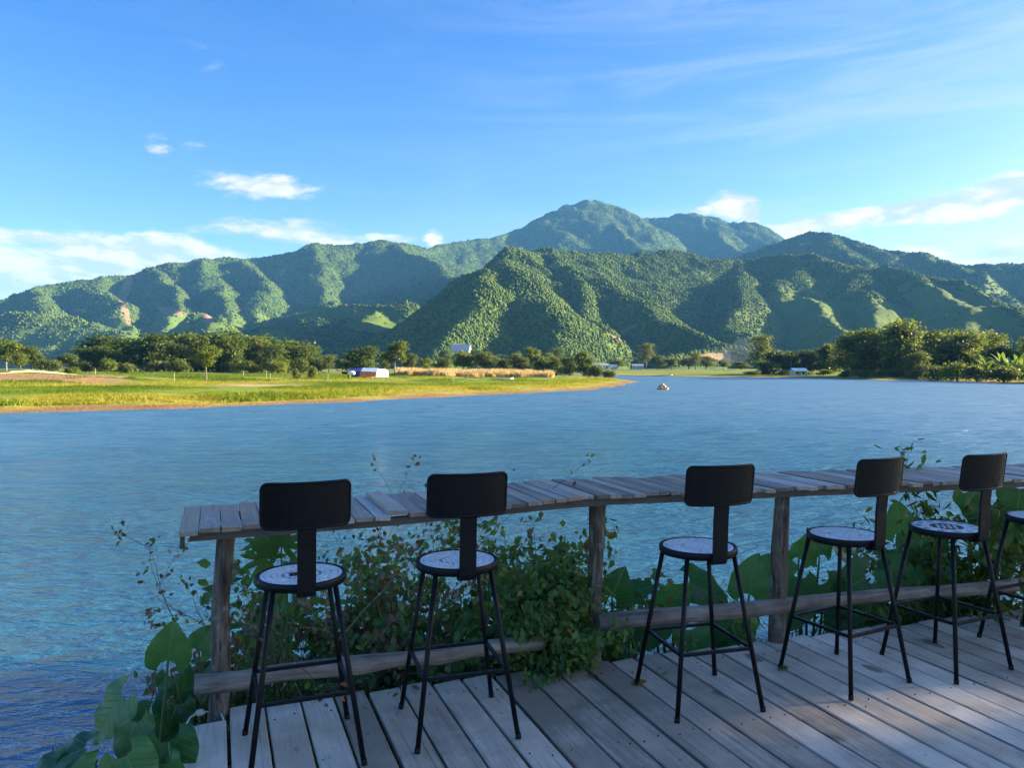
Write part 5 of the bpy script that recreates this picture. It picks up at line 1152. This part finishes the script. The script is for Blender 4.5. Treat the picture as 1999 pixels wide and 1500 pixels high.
def shrub(name, px, dep, label, seed, height, spread, nstem, leaf, per, mtl, mtl2=None, frac2=0.0, twig='twig', lean=(0, 0), bare=0.0, aspect=0.6, grp=None, rise=1.0, curve=0.35, cluster=0.0, rootz=None):
    """arching stems with side twigs and separate small leaves"""
    r0 = Vector(((px - 999.5) / F_PX * dep, dep, 0)); r0.z = (max(0.02, gz_at(r0.x, r0.y)) - 0.05) if rootz is None else rootz
    root = empty(name, r0); tag(root, label, 'shrub', grp); rn = random.Random(seed); rs_ = np.random.RandomState(seed); st = MB(); spots_ = []
    def grow(p, d, ln, r, lvl):
        pts = [Vector(p)]; q = Vector(p); dd_ = Vector(d).normalized(); n_ = 6
        for s_ in range(n_):
            dd_ = (dd_ + Vector((rn.uniform(-1, 1), rn.uniform(-1, 1), rn.uniform(-0.8, 0.6))) * curve * 0.55).normalized(); q = q + dd_ * ln / n_; pts.append(Vector(q))
            if lvl < 2 and s_ > 0 and rn.random() < (0.75 if lvl == 0 else 0.5):
                sd_ = (dd_ * 0.6 + Vector((rn.uniform(-1, 1), rn.uniform(-1, 1), rn.uniform(-0.2, 0.8)))).normalized()
                grow(q, sd_, ln * rn.uniform(0.28, 0.5), r * 0.55, lvl + 1)
            if lvl > 0 or s_ > 2:
                if rn.random() > bare:
                    for _ in range(per): spots_.append((q + Vector((rn.gauss(0, 1), rn.gauss(0, 1), rn.gauss(0, 1))) * leaf * 0.75))
        if cluster and rn.random() < cluster:
            for _ in range(per * 3): spots_.append(q + Vector((rn.gauss(0, 1), rn.gauss(0, 1), rn.gauss(0, 1.5))) * leaf * 0.6)
        st.tube(pts, [r * (1 - 0.8 * i_ / n_) for i_ in range(n_ + 1)], 5)
    for s_ in range(nstem):
        a = rn.uniform(0, 6.28); b = spread * math.sqrt(rn.random())
        o_ = Vector((math.cos(a) * b * .35, math.sin(a) * b * .25, 0))
        tgt = Vector((math.cos(a) * b + lean[0], math.sin(a) * b * .5 + lean[1] + 0.12, height * rise * rn.uniform(0.6, 1.05)))
        grow(o_, tgt - o_, (tgt - o_).length * 1.05, 0.0075, 0)
    st.build('stems', M[twig], root)
    c = np.array([tuple(p) for p in spots_]); n_ = unit(rs_.randn(len(c), 3) * 0.8 + np.array([0, -0.5, 0.5])); two = rs_.rand(len(c)) < frac2
    for sel, mt, nm in ((~two, mtl, 'leaves'), (two, mtl2, 'withered_leaves')):
        if mt is None or not sel.any(): continue
        m_ = sel.sum(); L_ = leaf * rs_.uniform(0.6, 1.3, m_)[:, None]; t = rs_.randn(m_, 3); t[:, 2] -= 0.9; nn = n_[sel]; t -= nn * (t * nn).sum(1, keepdims=True); t = unit(t); b = np.cross(nn, t); C_ = c[sel]
        f0 = 0.10 * L_ * nn                                                          # folded along the midrib, pointed tip
        v = np.stack([C_ - t * L_ * .5, C_ - t * L_ * .18 + b * L_ * aspect * .5 + f0, C_ + t * L_ * .15 + b * L_ * aspect * .36 + f0, C_ + t * L_ * .55, C_ + t * L_ * .15 - b * L_ * aspect * .36 + f0, C_ - t * L_ * .18 - b * L_ * aspect * .5 + f0], 1).reshape(-1, 3)
        k0 = np.arange(m_)[:, None] * 6; fs = np.concatenate([k0 + np.array([[0, 1, 2, 3]]), k0 + np.array([[0, 3, 4, 5]])])
        o = link(nm, np_mesh(nm, v, fs, M[mt]), root); o['kind'] = 'stuff'
    return root
G1 = 'shrubs along the deck edge'
shrub('dry_shrub', 520, 4.3, 'thin half-withered shrub with reddish twigs reaching left past the post', 101, 1.7, 0.4, 8, 0.035, 2, 'brown_leaf', 'shrub_leaf', 0.3, lean=(-0.12, 0), bare=0.6, grp=G1, cluster=0.7)
shrub('dry_shrub', 640, 4.5, 'tall dry shrub with brown seed heads behind the first stool', 102, 2.05, 0.36, 9, 0.032, 2, 'brown_leaf', 'shrub_leaf', 0.25, bare=0.5, grp=G1, cluster=0.8)
shrub('dry_shrub', 760, 4.6, 'brown twiggy shrub between the first and second stools', 103, 1.75, 0.5, 13, 0.036, 2, 'brown_leaf', 'shrub_leaf', 0.35, bare=0.35, grp=G1, cluster=0.5)
shrub('leafy_shrub', 590, 4.15, 'low green undergrowth at the deck edge behind the first stool', 104, 1.15, 0.6, 14, 0.055, 3, 'shrub_leaf', 'brown_leaf', 0.15, bare=0.2, grp=G1)
shrub('leafy_shrub', 900, 4.7, 'leafy green shrub directly behind the second stool', 105, 1.72, 0.42, 13, 0.06, 3, 'shrub_leaf', 'brown_leaf', 0.12, bare=0.2, grp=G1)
shrub('leafy_shrub', 1010, 4.75, 'tall leafy green shrub left of the vine-covered post', 106, 1.72, 0.45, 14, 0.065, 4, 'shrub_leaf', 'yellow_leaf', 0.04, bare=0.15, grp=G1)
shrub('leafy_shrub', 800, 4.3, 'tangled green undergrowth at the deck edge between first and second stools', 107, 1.2, 0.6, 14, 0.05, 3, 'shrub_leaf', 'brown_leaf', 0.22, bare=0.25, grp=G1)
shrub('leafy_shrub', 960, 4.35, 'dense undergrowth at the deck edge right of the second stool', 108, 1.1, 0.5, 15, 0.05, 4, 'shrub_leaf', 'yellow_leaf', 0.06, bare=0.15, grp=G1)
shrub('climbing_vine', 1120, 4.28, 'green vine swallowing the middle log post and rail end', 109, 1.25, 0.30, 26, 0.042, 4, 'shrub_leaf', 'brown_leaf', 0.05, bare=0.1, lean=(0.02, -0.1), twig='stem', grp=G1, rise=0.95)
shrub('climbing_vine', 1100, 4.12, 'dark green vine mass spilling over the deck edge by the middle post', 110, 0.62, 0.32, 20, 0.045, 4, 'shrub_leaf', 'yellow_leaf', 0.03, bare=0.1, twig='stem', grp=G1, rootz=1.45)
shrub('climbing_vine', 1068, 4.02, 'loose vine leaves hanging over the right end of the left rail', 117, 0.42, 0.24, 16, 0.045, 4, 'shrub_leaf', 'yellow_leaf', 0.05, bare=0.1, twig='stem', grp=G1, rootz=1.72)
shrub('leafy_shrub', 1880, 5.3, 'dense dark shrub with pointed leaves behind the fifth stool', 111, 1.75, 0.42, 20, 0.085, 4, 'dark_leaf', 'shrub_leaf', 0.4, bare=0.05, aspect=0.36, grp=G1)
shrub('leafy_shrub', 1975, 5.5, 'dense dark shrub at the right edge behind the cut-off stool', 112, 1.6, 0.5, 20, 0.085, 4, 'dark_leaf', 'shrub_leaf', 0.4, bare=0.05, aspect=0.4, grp=G1)
shrub('leafy_shrub', 1640, 4.95, 'feathery low weeds at the foot of the right log post', 113, 1.25, 0.4, 14, 0.035, 5, 'shrub_leaf', None, 0, bare=0.1, aspect=0.3, twig='stem', grp=G1)
shrub('leafy_shrub', 1760, 5.1, 'low weeds at the deck edge behind the fourth stool', 114, 1.15, 0.4, 12, 0.04, 4, 'shrub_leaf', 'brown_leaf', 0.1, bare=0.1, aspect=0.4, grp=G1)
shrub('leafy_shrub', 350, 3.7, 'thin weeds growing up beside the end plank of the deck', 115, 1.3, 0.22, 10, 0.04, 2, 'shrub_leaf', 'brown_leaf', 0.25, bare=0.4, grp=G1)
shrub('leafy_shrub', 20, 3.05, 'light green weed tip in the bottom left corner', 116, 0.95, 0.14, 9, 0.07, 3, 'shrub_leaf', 'yellow_leaf', 0.1, bare=0.1, aspect=0.35, grp=G1)

for i_, (px, dep, h_, lf, mt, m2, fr, tx) in enumerate([
        (470, 4.15, 1.25, 0.065, 'shrub_leaf', 'brown_leaf', .2, 'low leafy undergrowth beside the leftmost log post'),
        (560, 4.7, 1.5, 0.075, 'shrub_leaf', 'brown_leaf', .15, 'broad-leaved shrub behind the first stool, left half'),
        (680, 4.25, 1.2, 0.06, 'shrub_leaf', 'brown_leaf', .25, 'green undergrowth at the deck edge just right of the first stool'),
        (720, 4.9, 1.75, 0.06, 'brown_leaf', 'shrub_leaf', .55, 'mixed brown and green shrub farther out between first and second stools'),
        (850, 4.95, 1.6, 0.075, 'shrub_leaf', 'brown_leaf', .1, 'green shrub farther out left of the second stool'),
        (880, 4.25, 1.1, 0.065, 'shrub_leaf', 'yellow_leaf', .06, 'low dense green shrub under the second stool seat'),
        (1040, 4.4, 1.25, 0.06, 'shrub_leaf', 'brown_leaf', .08, 'bushy green shrub against the left side of the vine-covered post'),
        (1090, 4.95, 1.55, 0.07, 'shrub_leaf', 'brown_leaf', .08, 'green shrub farther out behind the vine-covered post')]):
    shrub('leafy_shrub', px, dep, tx, 130 + i_, h_, 0.42, 17, lf, 4, mt, m2, fr, bare=0.12, grp=G1, aspect=0.7)
def lobed_leaf(parent, base, size, nrm, spin, seed, mtl):
    """castor-like leaf: pointed fingers joined in a palm"""
    rn = random.Random(seed); n_ = Vector(nrm).normalized(); a = n_.cross(Vector((0, 0, 1))).normalized(); b = n_.cross(a); vs = [Vector(base)]; fs = []; k_ = 9; ring = []
    for i_ in range(k_ * 4):
        t = i_ / (k_ * 4); ph = (t * k_) % 1; ang = spin + (t - 0.5) * 2 * math.pi * 0.92
        r = size * (0.42 + 0.58 * (1 - abs(ph - 0.5) * 2) ** 0.8) * (0.7 + 0.3 * math.cos((t - .5) * 3.0)) * rn.uniform(.95, 1.05)
        ring.append(Vector(base) + (a * math.sin(ang) + b * -math.cos(ang)) * r + n_ * (-0.25 * r * r / size))
    vs += ring; fs = [(0, i_ + 1, i_ + 2) for i_ in range(len(ring) - 1)]
    MB().add(vs, fs).build('leaf', mtl, parent, True)
cp = Vector(((545 - 999.5) / F_PX * 4.1, 4.1, 0.6)); cas = empty('castor_plant', cp); tag(cas, 'plant with large pointed lobed leaves just left of the first stool seat', 'plant')
for (px, py, dp_, sz, spn) in [(548, 1062, 4.05, 0.17, 0.1), (520, 1092, 4.0, 0.14, 1.2), (575, 1110, 4.2, 0.13, -0.8), (560, 1150, 4.1, 0.15, 0.4), (508, 1060, 4.15, 0.11, 1.9)]:
    q = at(px, py, dp_) - cp; lobed_leaf(cas, q, sz, (random.Random(px).uniform(-.3, .3), -0.75, 0.6), spn, px, M['shrub_leaf'])
    MB().tube([(0, 0, 0), (q.x * .4, q.y * .4 + .03, q.z * .6), (q.x, q.y + .01, q.z)], [0.011, 0.008, 0.004], 6).build('stalk', M['stem'], cas)

# ------------------------------------------------------------------ unseen trees added right of the deck to block the low sun from it
PATCH = [(on_plane(1700, 1412, DECK), 0.48, 0.27), (on_plane(1880, 1385, DECK), 0.62, 0.27)]  # deck areas left sunny: the added crowns are opened towards them
def added_shade_tree(x_, y_, h_, lobes, seed, label):
    rs_ = np.random.RandomState(seed); g = max(0.8, gz_at(x_, y_)); root = empty('added_shade_tree', (x_, y_, g)); tag(root, label, 'tree', 'added trees shading the deck')
    C_, D_ = crown_points(rs_, lobes, 3400, 0.2); per = 5
    c = np.repeat(C_, per, 0) + rs_.randn(len(C_) * per, 3) * 0.22; nr = unit(rs_.randn(len(c), 3) + np.array([0.5, 0, 0.6]))
    w_ = c + np.array([x_, y_, g]); sd_ = np.array(SUN_DIR); t = (w_[:, 2] - DECK) / sd_[2]; gxx, gyy = w_[:, 0] - t * sd_[0], w_[:, 1] - t * sd_[1]
    keep = np.ones(len(c), bool)                         # leaves dropped along the sun's path, shaping a sun patch on the deck
    for p_, ax, ay in PATCH:
        du = (gxx - p_.x) * math.cos(0.18) + (gyy - p_.y) * math.sin(0.18); dv = -(gxx - p_.x) * math.sin(0.18) + (gyy - p_.y) * math.cos(0.18)
        keep &= ~(((du / ax) ** 2 + (dv / ay) ** 2 < 1.0 + 0.25 * rs_.randn(len(c))) & (rs_.rand(len(c)) < 0.93))
    v, f_ = leaf_quads(c[keep], 0.34 * rs_.uniform(.7, 1.3, keep.sum()), nr[keep], rs_, 0.6)
    link('crown', np_mesh('crown', v, f_, M['dark_leaf']), root); tr = link('trunk', make_trunk(seed, h_ * .8, 0.2, 7, M['bark'], 0.05), root)
    return root
def big_lobes(seed, n_, sp, z0, z1, r0, r1):
    return rand_lobes(seed, n_, sp, z0, z1, r0, r1, 0.9, 0.9)
for i_, (x_, y_) in enumerate([(37, 15.6), (41, 14.2), (38, 12.6), (42, 11.6), (37.5, 10.2)]):
    added_shade_tree(x_, y_, 15, big_lobes(200 + i_, 18, 1.7, 1.2, 13.0, 1.3, 2.0), 200 + i_, 'unseen leafy tree added right of the deck to shade it, ' + ORD[i_] + ' from the river')

# ------------------------------------------------------------------ haze
hz = bpy.data.materials.new('river_haze'); hz.use_nodes = True; t = hz.node_tree; t.nodes.clear()
o_ = t.nodes.new('ShaderNodeOutputMaterial'); pv = t.nodes.new('ShaderNodeVolumePrincipled')
pv.inputs['Color'].default_value = (0.15, 0.45, 1.0, 1); pv.inputs['Density'].default_value = 0.000048; pv.inputs['Anisotropy'].default_value = 0.0
t.links.new(pv.outputs[0], o_.inputs['Volume'])
hb = MB().box((0, 0, 618), (18000, 18000, 1244)).build('haze', hz); tag(hb, 'pale blue haze filling the air over the valley', 'haze', kind='stuff')

# thin smoke drifting from a field fire below the right hill
sm = bpy.data.materials.new('field_smoke'); sm.use_nodes = True; t = sm.node_tree; t.nodes.clear()
o_ = t.nodes.new('ShaderNodeOutputMaterial'); pv = t.nodes.new('ShaderNodeVolumePrincipled')
pv.inputs['Color'].default_value = (0.80, 0.86, 0.95, 1); pv.inputs['Density'].default_value = 0.0035
t.links.new(pv.outputs[0], o_.inputs['Volume'])
V_, F_ = [], []; n0 = 0
for (px, py, rx, rz) in [(1392, 703, 17, 4.5), (1425, 696, 19, 7), (1452, 687, 15, 9), (1470, 672, 11, 8)]:
    v, f_ = ico(3); c = at(px, py, 720); rs_ = np.random.RandomState(px); d = v @ unit(rs_.randn(3, 3)).T
    v = v * (1 + 0.16 * np.sin(d[:, :1] * 4 + px)) * np.array([rx, 7, rz]) + np.array(c) + np.array([0, (px - 1400) * 0.35, 0])
    V_.append(v); F_.append(f_ + n0); n0 += len(v)
tag(link('smoke', np_mesh('smoke', np.concatenate(V_), np.concatenate(F_), sm)), 'thin pale smoke drifting over the flat below the right hills', 'smoke', kind='stuff')
